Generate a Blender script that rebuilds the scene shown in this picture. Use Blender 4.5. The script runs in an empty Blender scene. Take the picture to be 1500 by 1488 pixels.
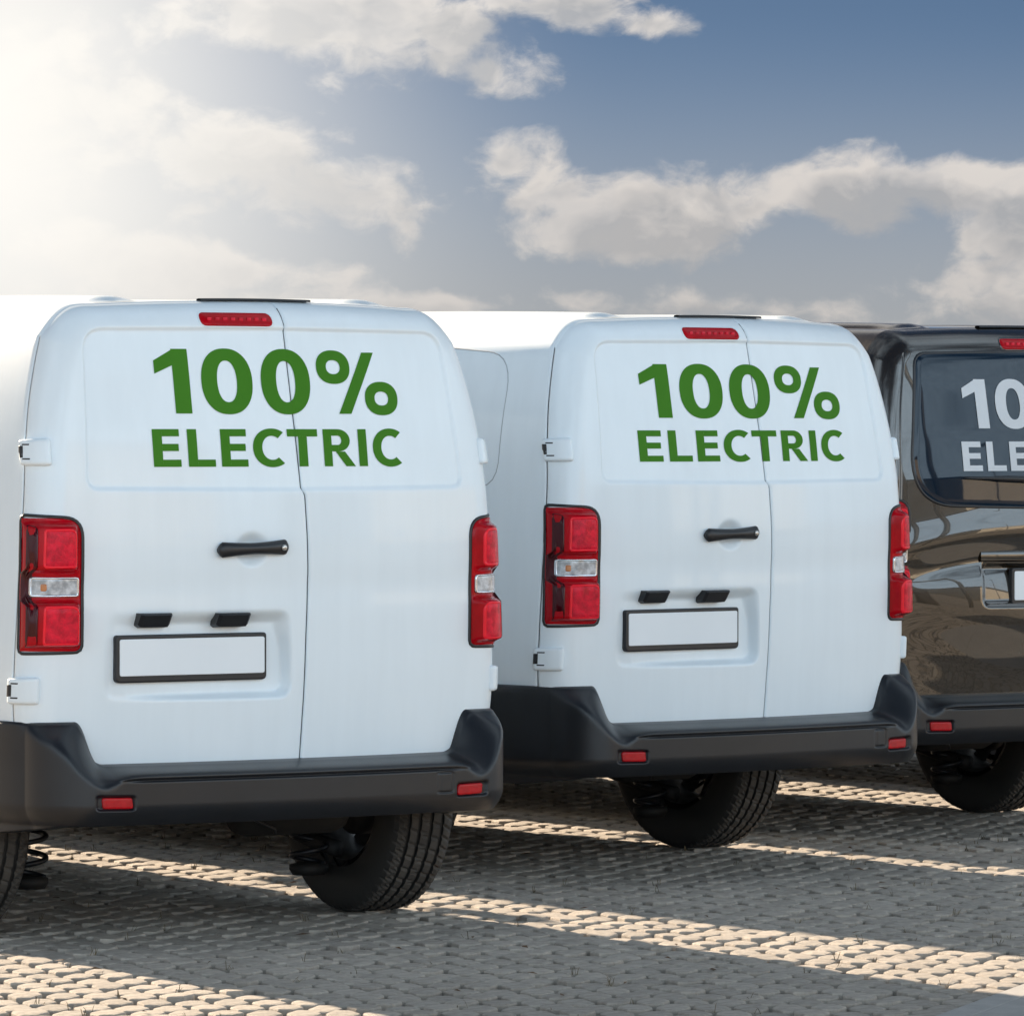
import bpy, math, random
import numpy as np
from mathutils import Vector
random.seed(7); np.random.seed(7)
R = math.radians
scene = bpy.context.scene
col = scene.collection

# ------------------------------------------------------------------ camera
PSI, PITCH = 0.568447709, 0.0138966222
cam_d = bpy.data.cameras.new('camera'); cam = bpy.data.objects.new('camera', cam_d); col.objects.link(cam)
cam.location = (-8.17125795, -13.9903460, 1.51342316)
cam.rotation_euler = (math.pi/2 - PITCH, 0, -PSI)
cam_d.sensor_width = 36; cam_d.lens = 8000.5/1500*36
cam_d.clip_start = .1; cam_d.clip_end = 6000
scene.camera = cam

# ------------------------------------------------------------------ light, exposure
EV = 1.85
SUN_EL, SUN_AZ = R(20.5), R(-.5)            # azimuth from +Y towards +X
sun_dir = Vector((math.sin(SUN_AZ)*math.cos(SUN_EL), math.cos(SUN_AZ)*math.cos(SUN_EL), math.sin(SUN_EL)))
sd = bpy.data.lights.new('sun', 'SUN'); sd.energy = 4.1; sd.angle = R(.7); sd.color = (1, .82, .62)
so = bpy.data.objects.new('sun', sd); col.objects.link(so)
so.rotation_euler = (-sun_dir).to_track_quat('-Z', 'Y').to_euler(); so.location = (0, 30, 20)
scene.cycles.max_bounces = 6; scene.cycles.diffuse_bounces = 3; scene.cycles.glossy_bounces = 3
vs = scene.view_settings
vs.view_transform = 'Standard'; vs.look = 'None'; vs.exposure = EV; vs.gamma = 1; vs.use_curve_mapping = False

# ------------------------------------------------------------------ world: sky with clouds, by direction
world = bpy.data.worlds.new('World'); scene.world = world; world.use_nodes = True
nt = world.node_tree; nt.nodes.clear()
class NB:
    def __init__(s, nt): s.nt = nt
    def n(s, t, **k):
        nd = s.nt.nodes.new(t)
        for a, b in k.items(): setattr(nd, a, b)
        return nd
    def put(s, sock, v):
        if hasattr(v, 'links'): s.nt.links.new(v, sock)
        else: sock.default_value = v
    def m(s, op, a, b=None, c=None, clamp=False):
        nd = s.n('ShaderNodeMath', operation=op, use_clamp=clamp)
        s.put(nd.inputs[0], a)
        if b is not None: s.put(nd.inputs[1], b)
        if c is not None: s.put(nd.inputs[2], c)
        return nd.outputs[0]
    def smooth(s, x, a, b):
        nd = s.n('ShaderNodeMapRange', interpolation_type='SMOOTHSTEP')
        s.put(nd.inputs[0], x); nd.inputs[1].default_value = a; nd.inputs[2].default_value = b
        nd.inputs[3].default_value = 0; nd.inputs[4].default_value = 1
        return nd.outputs[0]
    def mix(s, f, a, b):
        nd = s.n('ShaderNodeMix', data_type='RGBA')
        s.put(nd.inputs[0], f); s.put(nd.inputs[6], a); s.put(nd.inputs[7], b)
        return nd.outputs[2]
    def xyz(s, x, y, z):
        nd = s.n('ShaderNodeCombineXYZ')
        for i, v in enumerate((x, y, z)): s.put(nd.inputs[i], v)
        return nd.outputs[0]
    def noise(s, vec, scale, detail=6, rough=.55, dist=0.):
        nd = s.n('ShaderNodeTexNoise', noise_dimensions='3D'); s.put(nd.inputs['Vector'], vec)
        nd.inputs['Scale'].default_value = scale; nd.inputs['Detail'].default_value = detail
        nd.inputs['Roughness'].default_value = rough; nd.inputs['Distortion'].default_value = dist
        return nd.outputs['Fac']
b = NB(nt)
K = 10.0/2**EV                       # display value -> value under a Background of strength .1
def C(r, g, bl, k=1.0): return (r*K*k, g*K*k, bl*K*k, 1)
geo = b.n('ShaderNodeTexCoord'); sep = b.n('ShaderNodeSeparateXYZ'); nt.links.new(geo.outputs['Generated'], sep.inputs[0])
dx, dy, dz = sep.outputs
az = b.m('SUBTRACT', b.m('ARCTAN2', dx, dy), PSI)
el = b.m('ARCSINE', dz)
# sky coordinates: one unit = 1/8000 rad, U to the right, V upwards from the horizon
U = b.m('MULTIPLY', az, 8000.0); V = b.m('MULTIPLY', el, 8000.0)
# clear sky: the elevation is stretched so the air near the horizon is as clear as on this day
sky = b.n('ShaderNodeTexSky', sky_type='NISHITA'); sky.sun_disc = False
sky.sun_elevation = SUN_EL; sky.sun_rotation = SUN_AZ; sky.altitude = 100; sky.air_density = 1.2; sky.dust_density = .6; sky.ozone_density = 3
zst = b.m('MAXIMUM', b.m('MULTIPLY', dz, 7.0), .02)
vst = b.n('ShaderNodeVectorMath', operation='NORMALIZE'); nt.links.new(b.xyz(dx, dy, zst), vst.inputs[0])
nt.links.new(vst.outputs[0], sky.inputs[0])
hsv = b.n('ShaderNodeHueSaturation'); nt.links.new(sky.outputs[0], hsv.inputs['Color'])
hsv.inputs['Saturation'].default_value = 1.08; hsv.inputs['Value'].default_value = .178
skyc = hsv.outputs[0]
# horizon haze
hz = b.m('SUBTRACT', 1.0, b.smooth(V, 60.0, 640.0))
base = b.mix(b.m('MULTIPLY', hz, .92), skyc, C(.385, .385, .40))
# cloud noise near the horizon (fine) and over the dome (flat layer seen in perspective)
wv = b.xyz(b.m('DIVIDE', U, 150.0), b.m('DIVIDE', V, 110.0), 9.1)
wn = b.n('ShaderNodeTexNoise'); b.put(wn.inputs['Vector'], wv); wn.inputs['Scale'].default_value = 1.0; wn.inputs['Detail'].default_value = 3
wsep = b.n('ShaderNodeSeparateXYZ'); nt.links.new(wn.outputs['Color'], wsep.inputs[0])
Uw = b.m('ADD', U, b.m('MULTIPLY', b.m('SUBTRACT', wsep.outputs[0], .5), 95.0))
Vw = b.m('ADD', V, b.m('MULTIPLY', b.m('SUBTRACT', wsep.outputs[1], .5), 70.0))
pv = b.xyz(b.m('DIVIDE', Uw, 230.0), b.m('DIVIDE', Vw, 150.0), 3.7)
n1 = b.noise(pv, 1.0, 9, .61)
pv2 = b.xyz(b.m('DIVIDE', b.m('ADD', Uw, -34.0), 230.0), b.m('DIVIDE', b.m('ADD', Vw, 34.0), 150.0), 3.7)
n2 = b.noise(pv2, 1.0, 4, .55)
blobs = [  # U, V, ru, rv, weight   (cumulus banks seen low in the sky)
    (-330, 610, 330, 120, 1.0), (-60, 585, 150, 80, .8), (-40, 530, 55, 45, .75), (-20, 640, 60, 90, .7),
    (105, 620, 110, 62, .95), (205, 595, 90, 34, .7),
    (-430, 400, 200, 80, .8), (-280, 340, 270, 75, 1.0), (-150, 325, 130, 55, .85), (-620, 470, 260, 150, .7),
    (-15, 390, 110, 62, .95), (15, 340, 150, 70, 1.0), (60, 310, 110, 60, .8),
    (235, 320, 205, 78, 1.1), (310, 318, 80, 62, .85), (150, 290, 190, 46, .9),
    (545, 345, 150, 72, 1.05), (640, 350, 140, 72, 1.0), (720, 300, 120, 90, .9),
    (690, 225, 130, 80, .66), (600, 205, 130, 40, .5),
    (-620, 255, 330, 60, .85), (-420, 235, 230, 45, .8), (-150, 185, 220, 26, .62), (-330, 195, 230, 30, .5),
    (300, 182, 230, 24, .42), (700, 190, 230, 40, .42)]
D = None; NUM = None; DEN = None
for (u, v, ru, rv, w) in blobs:
    yv = b.m('DIVIDE', b.m('SUBTRACT', Vw, v), rv)
    q = b.m('ADD', b.m('POWER', b.m('ABSOLUTE', b.m('DIVIDE', b.m('SUBTRACT', U, u), ru)), 2.0),
            b.m('POWER', b.m('ABSOLUTE', b.m('DIVIDE', b.m('SUBTRACT', V, v), rv)), 2.0))
    e = b.m('MULTIPLY', b.m('SUBTRACT', 1.0, b.m('SQRT', q)), w)
    D = e if D is None else b.m('SMOOTH_MAX', D, e, .16)
    ep = b.m('MAXIMUM', b.m('ADD', e, .25), 0.0); num = b.m('MULTIPLY', ep, yv)
    NUM = num if NUM is None else b.m('ADD', NUM, num); DEN = ep if DEN is None else b.m('ADD', DEN, ep)
D = b.m('MAXIMUM', D, -1.0)
win = b.m('MULTIPLY', b.smooth(b.m('ABSOLUTE', b.m('SUBTRACT', U, 0.0)), 1500.0, 950.0), b.smooth(V, 1100.0, 740.0))
# rounded heads of the cumulus: cells of two sizes
def cells(su, sv, w):
    vo = b.n('ShaderNodeTexVoronoi', feature='SMOOTH_F1'); vo.inputs['Scale'].default_value = 1.0; vo.inputs['Smoothness'].default_value = .35
    b.put(vo.inputs['Vector'], b.xyz(b.m('DIVIDE', Uw, su), b.m('DIVIDE', Vw, sv), 2.2))
    return b.m('MULTIPLY', b.m('SUBTRACT', .42, vo.outputs['Distance']), w)
puff = b.m('ADD', cells(84.0, 64.0, .42), cells(33.0, 27.0, .22))
# layer over the dome
den = b.m('ADD', b.m('MAXIMUM', dz, 0.0), .10)
pl = b.xyz(b.m('DIVIDE', dx, den), b.m('DIVIDE', dy, den), 1.3)
g1 = b.noise(pl, .85, 4, .55)
Dg = b.m('ADD', b.m('MULTIPLY', b.m('SUBTRACT', g1, .47), 2.4), b.m('MULTIPLY', b.smooth(dz, .50, .05), b.m('MULTIPLY_ADD', b.smooth(dy, .2, -.5), .40, .35)))  # extra low cloud behind the camera, added as fill light
dens_f = b.m('ADD', b.m('ADD', D, puff), b.m('MULTIPLY', b.m('SUBTRACT', n1, .53), 2.9))
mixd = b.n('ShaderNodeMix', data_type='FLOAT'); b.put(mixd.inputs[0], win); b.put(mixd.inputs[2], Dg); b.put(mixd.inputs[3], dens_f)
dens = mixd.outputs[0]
alpha = b.m('MULTIPLY', b.smooth(dens, -.12, .46), b.m('MULTIPLY_ADD', b.smooth(b.noise(pv, 2.3, 4, .6), .34, .62), .14, .86))
# cloud light: lit where the air towards the sun (up and left) is thinner, grey in the thick parts
sh = b.m('MULTIPLY', b.m('SUBTRACT', n1, n2), 5.5)
thick = b.smooth(dens, .15, .80)
front = b.m('MULTIPLY_ADD', b.m('SUBTRACT', 0.0, dy), .5, .5)      # 1 opposite the sun: front-lit clouds, boosted to brighten the shaded van rears
tops = b.m('MULTIPLY', b.m('MULTIPLY', b.m('DIVIDE', NUM, b.m('MAXIMUM', DEN, .02)), win), .75)     # heads bright, bases grey
lit = b.m('ADD', b.m('ADD', b.m('SUBTRACT', .74, b.m('MULTIPLY', thick, .60)), tops), sh, clamp=True)
left = b.smooth(U, 700.0, -500.0)
ccol = b.mix(lit, C(.36, .345, .34), C(.80, .715, .635))
ccol = b.mix(b.m('MULTIPLY', left, .40), ccol, C(.84, .80, .75))
ccol = b.mix(b.m('MULTIPLY', b.m('POWER', front, 1.5), 1.0), ccol, C(2.3, 2.95, 3.5))  # unseen clouds behind the camera made brighter and bluer as fill
ccol = b.mix(b.m('MULTIPLY', hz, .62), ccol, C(.45, .43, .42))
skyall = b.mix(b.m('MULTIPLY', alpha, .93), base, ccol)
# bright veil of thin cloud on the sun's side of the sky
du = b.m('MAXIMUM', b.m('ADD', U, 770.0), 0.0)
dv = b.m('MAXIMUM', b.m('SUBTRACT', b.m('ABSOLUTE', b.m('SUBTRACT', V, 455.0)), 60.0), 0.0)
dvu = b.m('MULTIPLY', dv, .9)
rr = b.m('SQRT', b.m('ADD', b.m('MULTIPLY', du, du), b.m('MULTIPLY', dvu, dvu)))
gl = b.m('POWER', b.m('SUBTRACT', 1.0, b.smooth(rr, -60.0, 1000.0)), 1.45)
gl = b.m('MULTIPLY', gl, b.smooth(U, -9000.0, -6500.0))
skyall = b.mix(gl, skyall, C(1.03, 1.0, .945))
# below the horizon: distant ground haze
skyall = b.mix(b.smooth(dz, 0.0, -.01), skyall, C(.30, .29, .28))
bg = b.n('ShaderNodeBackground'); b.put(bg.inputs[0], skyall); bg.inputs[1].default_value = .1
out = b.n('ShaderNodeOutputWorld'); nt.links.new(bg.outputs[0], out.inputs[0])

# ------------------------------------------------------------------ materials
def material(name, color, rough=.5, metallic=0., coat=0., coat_rough=.03, ior=1.5, coat_ior=1.5, vary=0., vscale=6., vcol=None, bump=0., bscale=60., streak=False, island=0., sheen=0.):
    m = bpy.data.materials.new(name); m.use_nodes = True
    t = m.node_tree; bs = t.nodes['Principled BSDF']; q = NB(t)
    c = (*color, 1)
    bs.inputs['Roughness'].default_value = rough; bs.inputs['Metallic'].default_value = metallic
    bs.inputs['Coat Weight'].default_value = coat; bs.inputs['Coat Roughness'].default_value = coat_rough
    bs.inputs['IOR'].default_value = ior; bs.inputs['Coat IOR'].default_value = coat_ior
    bs.inputs['Base Color'].default_value = c
    tc = q.n('ShaderNodeTexCoord'); vec = tc.outputs['Object']
    if streak:
        mp = q.n('ShaderNodeMapping'); t.links.new(vec, mp.inputs[0]); mp.inputs['Scale'].default_value = (14, 14, 1.1); svec = mp.outputs[0]
    else: svec = vec
    if vary or island:
        f = q.noise(svec, vscale, 6, .6)
        f = q.smooth(f, .3, .72)
        dark = vcol if vcol else tuple(x*(1-vary) for x in color)
        csock = q.mix(f, (*dark, 1), c)
        if island:
            gi = q.n('ShaderNodeNewGeometry'); oi = q.n('ShaderNodeObjectInfo')
            rnd = q.m('FRACT', q.m('ADD', gi.outputs['Random Per Island'], oi.outputs['Random']))
            hs = q.n('ShaderNodeHueSaturation'); q.put(hs.inputs['Color'], csock)
            q.put(hs.inputs['Value'], q.m('MULTIPLY_ADD', rnd, island, 1-island/2)); csock = hs.outputs[0]
        t.links.new(csock, bs.inputs['Base Color'])
        q.put(bs.inputs['Roughness'], q.m('MULTIPLY_ADD', f, -.12*rough, rough*1.06))
    if bump:
        bn = q.noise(vec, bscale, 8, .65)
        bp = q.n('ShaderNodeBump'); bp.inputs['Strength'].default_value = bump; bp.inputs['Distance'].default_value = .01
        t.links.new(bn, bp.inputs['Height']); t.links.new(bp.outputs[0], bs.inputs['Normal'])
    return m
M = {}
M['white'] = material('white_paint', (.80, .875, .92), .40, coat=.45, coat_rough=.07, vary=.032, vscale=1.2, streak=True)
M['dark'] = material('dark_bronze_paint', (.021, .0138, .0068), .26, metallic=.35, coat=1, coat_rough=.02, coat_ior=1.75, vary=.2, vscale=2, bump=.5, bscale=3.2)
M['plastic'] = material('black_bumper_plastic', (.0105, .0118, .015), .36, vary=.35, vscale=5, bump=.06, bscale=260)
M['trim'] = material('black_trim', (.014, .015, .018), .38, vary=.2, vscale=12)
M['gap'] = material('dark_gap', (.012, .012, .013), .8, vary=.2)
M['rubber'] = material('tyre_rubber', (.016, .015, .0145), .7, vary=.35, vscale=9, vcol=(.026, .024, .021), bump=.1, bscale=180)
M['seam'] = material('seam_shade_grey', (.42, .45, .48), .5, vary=.1)  # grey stands in for the shading along a pressed edge
M['tread'] = material('dusty_tread', (.070, .062, .053), .85, vary=.3, vscale=12, vcol=(.040, .036, .032), bump=.12, bscale=200)
M['steel'] = material('dull_steel', (.16, .155, .15), .45, metallic=.8, vary=.4, vscale=15)
M['under'] = material('underbody_black', (.012, .011, .010), .7, vary=.4, vscale=4)
M['lens'] = material('red_lens', (.48, .003, .010), .12, coat=.12, coat_rough=.03, ior=1.22, vary=.25, vscale=14)
M['lensdark'] = material('dark_red_lens', (.060, .002, .006), .12, coat=.3, coat_rough=.02, ior=1.3, vary=.3, vscale=10)
M['lensmid'] = material('red_reflector', (.84, .012, .040), .22, coat=.15, coat_rough=.03, ior=1.22, vary=.45, vscale=40, bump=.25, bscale=220)
M['lensbright'] = material('bright_red_rim', (.95, .012, .030), .2, coat=.2, ior=1.3, vary=.12, vscale=20)
M['clear'] = material('clear_lens', (.66, .69, .72), .12, coat=1, coat_rough=.02, vary=.35, vscale=45, vcol=(.28, .30, .32))
M['chrome'] = material('lamp_chrome', (.72, .74, .78), .14, metallic=.9, vary=.1)
M['amber'] = material('amber_bulb', (.55, .20, .06), .3, coat=1, vary=.2)
M['reflector'] = material('bumper_reflector', (.50, .004, .010), .25, coat=.25, ior=1.3, vary=.3, vscale=35, bump=.2, bscale=300)
M['green'] = material('green_vinyl', (.052, .205, .012), .62, ior=1.25, vary=.05, vscale=3)
M['whitevinyl'] = material('white_vinyl', (.62, .66, .70), .5, vary=.05)
M['plate'] = material('blank_plate', (.82, .86, .89), .45, vary=.02)
M['glass'] = material('tinted_sky_glass', (.003, .014, .030), .03, ior=1.45, vary=.1)  # dark tint, with the reflected sky's blue put into the base colour
M['lock'] = material('lock_silver', (.6, .58, .55), .3, metallic=.9, vary=.2)
M['concrete'] = material('kerb_concrete', (.40, .385, .365), .85, vary=.14, vscale=9, bump=.35, bscale=150)
M['paver'] = material('paver_concrete', (.46, .405, .345), .9, vary=.30, vscale=26, bump=.7, bscale=130, island=.22)
M['soil'] = material('joint_sand', (.10, .088, .07), .95, vary=.5, vscale=30, bump=.8, bscale=90)

# ------------------------------------------------------------------ mesh helpers
def link(o, parent=None):
    col.objects.link(o)
    if parent is not None: o.parent = parent
    return o
def mesh_obj(name, verts, faces, mat, parent=None, smooth=True):
    me = bpy.data.meshes.new(name)
    me.from_pydata([tuple(map(float, v)) for v in verts], [], [tuple(map(int, f)) for f in faces])
    me.materials.append(mat)
    if smooth and len(me.polygons): me.polygons.foreach_set('use_smooth', [True]*len(me.polygons))
    me.update()
    return link(bpy.data.objects.new(name, me), parent)
def grid_faces(n, m, wrap=False, flip=False, base=0):
    i = np.arange(n-1)[:, None]; j = np.arange(m if wrap else m-1)[None, :]
    a = i*m+j; bq = i*m+(j+1) % m; c = (i+1)*m+(j+1) % m; d = (i+1)*m+j
    f = np.stack([a+0*bq, bq+0*a, c, d+0*c], -1).reshape(-1, 4)+base
    return f[:, ::-1] if flip else f
def np_obj(name, V, F, mat, parent=None, smooth=True):
    V = np.asarray(V, np.float32).reshape(-1, 3); F = np.asarray(F, np.int32)
    me = bpy.data.meshes.new(name)
    me.vertices.add(len(V)); me.vertices.foreach_set('co', V.ravel())
    k = F.shape[1]
    me.loops.add(F.size); me.loops.foreach_set('vertex_index', F.ravel())
    me.polygons.add(len(F)); me.polygons.foreach_set('loop_start', np.arange(0, F.size, k, dtype=np.int32))
    me.polygons.foreach_set('loop_total', np.full(len(F), k, np.int32))
    me.polygons.foreach_set('use_smooth', np.full(len(F), smooth, bool))
    me.materials.append(mat); me.update(calc_edges=True); me.validate()
    return link(bpy.data.objects.new(name, me), parent)
def grid_obj(name, P, mat, parent=None, wrap=False, flip=False, smooth=True):
    n, m = P.shape[:2]
    return np_obj(name, P.reshape(-1, 3), grid_faces(n, m, wrap, flip), mat, parent, smooth)
class MB:
    def __init__(s): s.v = []; s.f = []
    def add(s, v, f):
        o = len(s.v); s.v += [tuple(map(float, q)) for q in v]; s.f += [tuple(int(i)+o for i in q) for q in f]; return s
    def grid(s, P, wrap=False, flip=False):
        n, m = P.shape[:2]; return s.add(P.reshape(-1, 3), grid_faces(n, m, wrap, flip))
    def box(s, x0, x1, y0, y1, z0, z1, bev=.0):
        if bev <= 0:
            v = [(x, y, z) for x in (x0, x1) for y in (y0, y1) for z in (z0, z1)]
            return s.add(v, [(0, 1, 3, 2), (4, 6, 7, 5), (0, 4, 5, 1), (2, 3, 7, 6), (0, 2, 6, 4), (1, 5, 7, 3)])
        import bmesh
        bm = bmesh.new(); bmesh.ops.create_cube(bm, size=1)
        for q in bm.verts:
            q.co = ((x0+x1)/2+q.co.x*(x1-x0), (y0+y1)/2+q.co.y*(y1-y0), (z0+z1)/2+q.co.z*(z1-z0))
        bmesh.ops.bevel(bm, geom=list(bm.edges), offset=bev, segments=2, affect='EDGES', profile=.5)
        bm.verts.index_update()
        s.add([q.co for q in bm.verts], [[q.index for q in f.verts] for f in bm.faces]); bm.free(); return s
    def tube(s, pts, r, seg=10, cap=True):
        pts = np.array(pts, float); n = len(pts); rs = np.broadcast_to(np.array(r, float), (n,))
        T = np.gradient(pts, axis=0); T /= np.linalg.norm(T, axis=1)[:, None]+1e-12
        up = np.array([0, 0, 1.]) if abs(T[0][2]) < .9 else np.array([1., 0, 0])
        a = np.linspace(0, 2*math.pi, seg, endpoint=False); P = np.zeros((n, seg, 3)); x = np.cross(up, T[0]); x /= np.linalg.norm(x)
        for i in range(n):
            x = x-T[i]*(x@T[i]); x /= np.linalg.norm(x); y = np.cross(T[i], x)
            P[i] = pts[i]+rs[i]*(np.cos(a)[:, None]*x+np.sin(a)[:, None]*y)
        o = len(s.v); s.grid(P, wrap=True)
        if cap: s.f.append(tuple(range(o+seg-1, o-1, -1))); s.f.append(tuple(range(o+(n-1)*seg, o+n*seg)))
        return s
    def build(s, name, mat, parent=None, smooth=True): return mesh_obj(name, s.v, s.f, mat, parent, smooth)
def autosmooth(o, ang=35):
    me = o.data
    try:
        import bmesh
        bm = bmesh.new(); bm.from_mesh(me)
        for e in bm.edges:
            e.smooth = not (len(e.link_faces) == 2 and e.calc_face_angle(0) > R(ang))
        bm.to_mesh(me); bm.free()
    except Exception: pass
    return o
def tag(o, label, cat, group=None, kind=None):
    o['label'] = label
    if cat: o['category'] = cat
    if group: o['group'] = group
    if kind: o['kind'] = kind
    return o
def structure(o): o['kind'] = 'structure'; return o

# ------------------------------------------------------------------ the vans' shape (x right, y forward, z up)
def smooth_table(px, py, w=.05, lo=.2, hi=2.1):
    t = np.arange(lo-.4, hi+.4, .004); v = np.interp(t, px, py)
    # linear run-out at the ends
    v = np.where(t > px[-1], py[-1]+(t-px[-1])*(py[-1]-py[-2])/(px[-1]-px[-2]), v)
    k = np.exp(-.5*(np.arange(-60, 61)*.004/w)**2); k /= k.sum()
    vp = np.pad(v, 60, mode='edge'); s = np.convolve(vp, k, 'valid')
    return lambda z: np.interp(z, t, s)
W = smooth_table([.30, .52, .64, .70, .86, 1.06, 1.27, 1.42, 1.5, 1.6, 1.7, 1.8, 1.87],
                 [.800, .803, .814, .8225, .820, .810, .797, .786, .777, .761, .737, .706, .676], .035)
Y0 = smooth_table([.30, .45, .54, .8, .98, 1.06, 1.11, 1.2, 1.35, 1.5, 1.7, 1.8, 1.85, 1.95],
                  [.09, .075, .068, .052, .047, .0485, .044, .043, .049, .069, .105, .128, .142, .17], .022)
XS = smooth_table([.45, .538, .726, .909, 1.03, 1.096, 1.214, 1.325, 1.340, 1.56, 1.7, 1.822, 1.95],
                  [.058, .060, .068, .072, .076, .077, .073, .0675, .060, .051, .047, .048, .049], .004)
def ZT(u):
    a = np.abs(u)
    return 1.905-.014*np.minimum(a/.8, 1)**2-.098*np.clip((a-.78)/.22, 0, 1)**4.6
ZB = .50
_uu = np.concatenate([np.linspace(-1, -.75, 60), np.linspace(-.74, .74, 60), np.linspace(.75, 1, 60)])
_zl = np.linspace(.30, float(ZT(1.0)), 70)
_out_top = np.stack([_uu*W(ZT(_uu)), ZT(_uu)], -1)
OUT = np.concatenate([np.stack([-W(_zl), _zl], -1)[:-1], _out_top, np.stack([W(_zl), _zl], -1)[::-1][1:]])
def poly_dist(x, z, poly, closed=False):
    p = np.stack([x.ravel(), z.ravel()], -1); best = np.full(len(p), 9.)
    q = np.concatenate([poly, poly[:1]]) if closed else poly
    for a, c in zip(q[:-1], q[1:]):
        d = c-a; t = np.clip(((p-a)@d)/(d@d+1e-12), 0, 1); e = p-(a+t[:, None]*d)
        best = np.minimum(best, (e*e).sum(1))
    return np.sqrt(best).reshape(x.shape)
def inside(x, z, poly):
    r = np.zeros(x.shape, bool); n = len(poly)
    for i in range(n):
        x0, z0 = poly[i]; x1, z1 = poly[(i+1) % n]
        c = ((z0 > z) != (z1 > z)); t = x0+(z-z0)/(z1-z0+1e-12)*(x1-x0); r ^= c & (x < t)
    return r
RF = .09
def FIL(x, z):
    far = (np.abs(x) < W(z)-.14) & (z < 1.74)
    d = np.full(x.shape, 1.)
    if (~far).any(): d[~far] = poly_dist(x[~far], z[~far], OUT)
    s = np.clip(RF-d, 0, .0885)
    return RF-np.sqrt(RF*RF-s*s)
def S0(x, z):
    x = np.asarray(x, float); z = np.asarray(z, float)
    return Y0(z)+.13*x*x+FIL(x, z)
def round_poly(pts, rad, n=8):
    pts = [np.array(p, float) for p in pts]; out = []; N = len(pts)
    rad = rad if hasattr(rad, '__len__') else [rad]*N
    for i in range(N):
        p0, p1, p2 = pts[i-1], pts[i], pts[(i+1) % N]; r = rad[i]
        a = (p0-p1)/np.linalg.norm(p0-p1); c = (p2-p1)/np.linalg.norm(p2-p1)
        ang = math.acos(np.clip(a@c, -1, 1)); t = r/math.tan(ang/2)
        A = p1+a*t; Cc = p1+c*t
        for k in range(n+1):
            s = k/n; out.append((1-s)**2*A+2*s*(1-s)*p1+s*s*Cc)
    return np.array(out)
def resample(poly, n):
    q = np.concatenate([poly, poly[:1]]); L = np.concatenate([[0], np.cumsum(np.linalg.norm(np.diff(q, axis=0), axis=1))])
    t = np.linspace(0, L[-1], n, endpoint=False)
    return np.stack([np.interp(t, L, q[:, 0]), np.interp(t, L, q[:, 1])], -1)
def sdf(x, z, poly):
    d = poly_dist(x, z, poly, True); return np.where(inside(x, z, poly), -d, d)
def sstep(x, a, c):
    t = np.clip((x-a)/(c-a), 0, 1); return t*t*(3-2*t)
PANEL = round_poly([(-.615, 1.818), (0, 1.824), (.615, 1.818), (.655, 1.345), (0, 1.340), (-.640, 1.345)], [.075, .3, .075, .04, .3, .04])
RECESS = round_poly([(-.592, .990), (.018, .990), (.026, .722), (-.590, .722)], .05)
CUP = [(-.118, 1.166)]
def relief_van(x, z):
    r = np.zeros_like(x)
    m = (np.abs(x) < .72) & (z > 1.28) & (z < 1.86)
    if m.any(): r[m] += .0105*sstep(-sdf(x[m], z[m], PANEL), -.004, .009)
    m = (x > -.66) & (x < .08) & (z > .68) & (z < 1.04)
    if m.any():
        xx, zz = x[m], z[m]; d = -sdf(xx, zz, RECESS)
        wd = .022+.030*sstep(zz, .86, .99)               # the upper wall slopes in gently
        r[m] += sstep(d/wd, 0, 1)*np.maximum(.0945-(Y0(zz)+.13*xx*xx), .004)       # flat floor
    q = np.sqrt(((x+.118)/.060)**2+((z-1.166)/.053)**2)
    r += .020*sstep(1.06-q, 0, .75)
    return r
def S_van(x, z): return S0(x, z)+relief_van(x, z)

def door_grid(u0, u1, seam, side, nu, nv, relief, zb=ZB, edge=True):
    """side=-1: from the left outline to the seam, +1: from the seam to the right outline"""
    wid = .8
    e = np.array([0, .0012, .003, .006, .010])/wid
    s = np.concatenate([e, np.linspace(.014/wid, 1-.014/wid, nu), 1-e[::-1]])
    ev = np.array([0, .0012, .003, .006, .010])/1.36
    v = np.concatenate([np.linspace(0, 1-.014/1.36, nv), 1-ev[::-1]])
    Sg, Vg = np.meshgrid(s, v)
    z = zb+Vg*(1.9-zb)
    for _ in range(6):
        us = seam(z)/W(z)+(-.0022 if side < 0 else .0022)/.8
        a, c = (u0, us) if side < 0 else (us, u1)
        u = a+(c-a)*Sg; z = zb+Vg*(ZT(u)-zb)
    x = u*W(z)
    y = S0(x, z)+relief(x, z)
    dist = np.minimum(np.abs(x-seam(z))-.0022, np.minimum(poly_dist(x, z, OUT), 1))
    if edge: y = y+.0050*(1-np.clip(dist, 0, .008)/.008)**2
    P = np.stack([x, y, z], -1)
    # skirt turned inwards at the edges
    def skirt(row):
        q = row.copy(); q[:, 1] += .028; return q
    P = np.concatenate([P, skirt(P[-1])[None]], 0)
    L = P[:, :1].copy(); L[..., 1] += .028; Rr = P[:, -1:].copy(); Rr[..., 1] += .028
    if side < 0: L[..., 0] += .007; L[..., 1] -= .0255
    else: Rr[..., 0] -= .007; Rr[..., 1] -= .0255
    return np.concatenate([L, P, Rr], 1)

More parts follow.
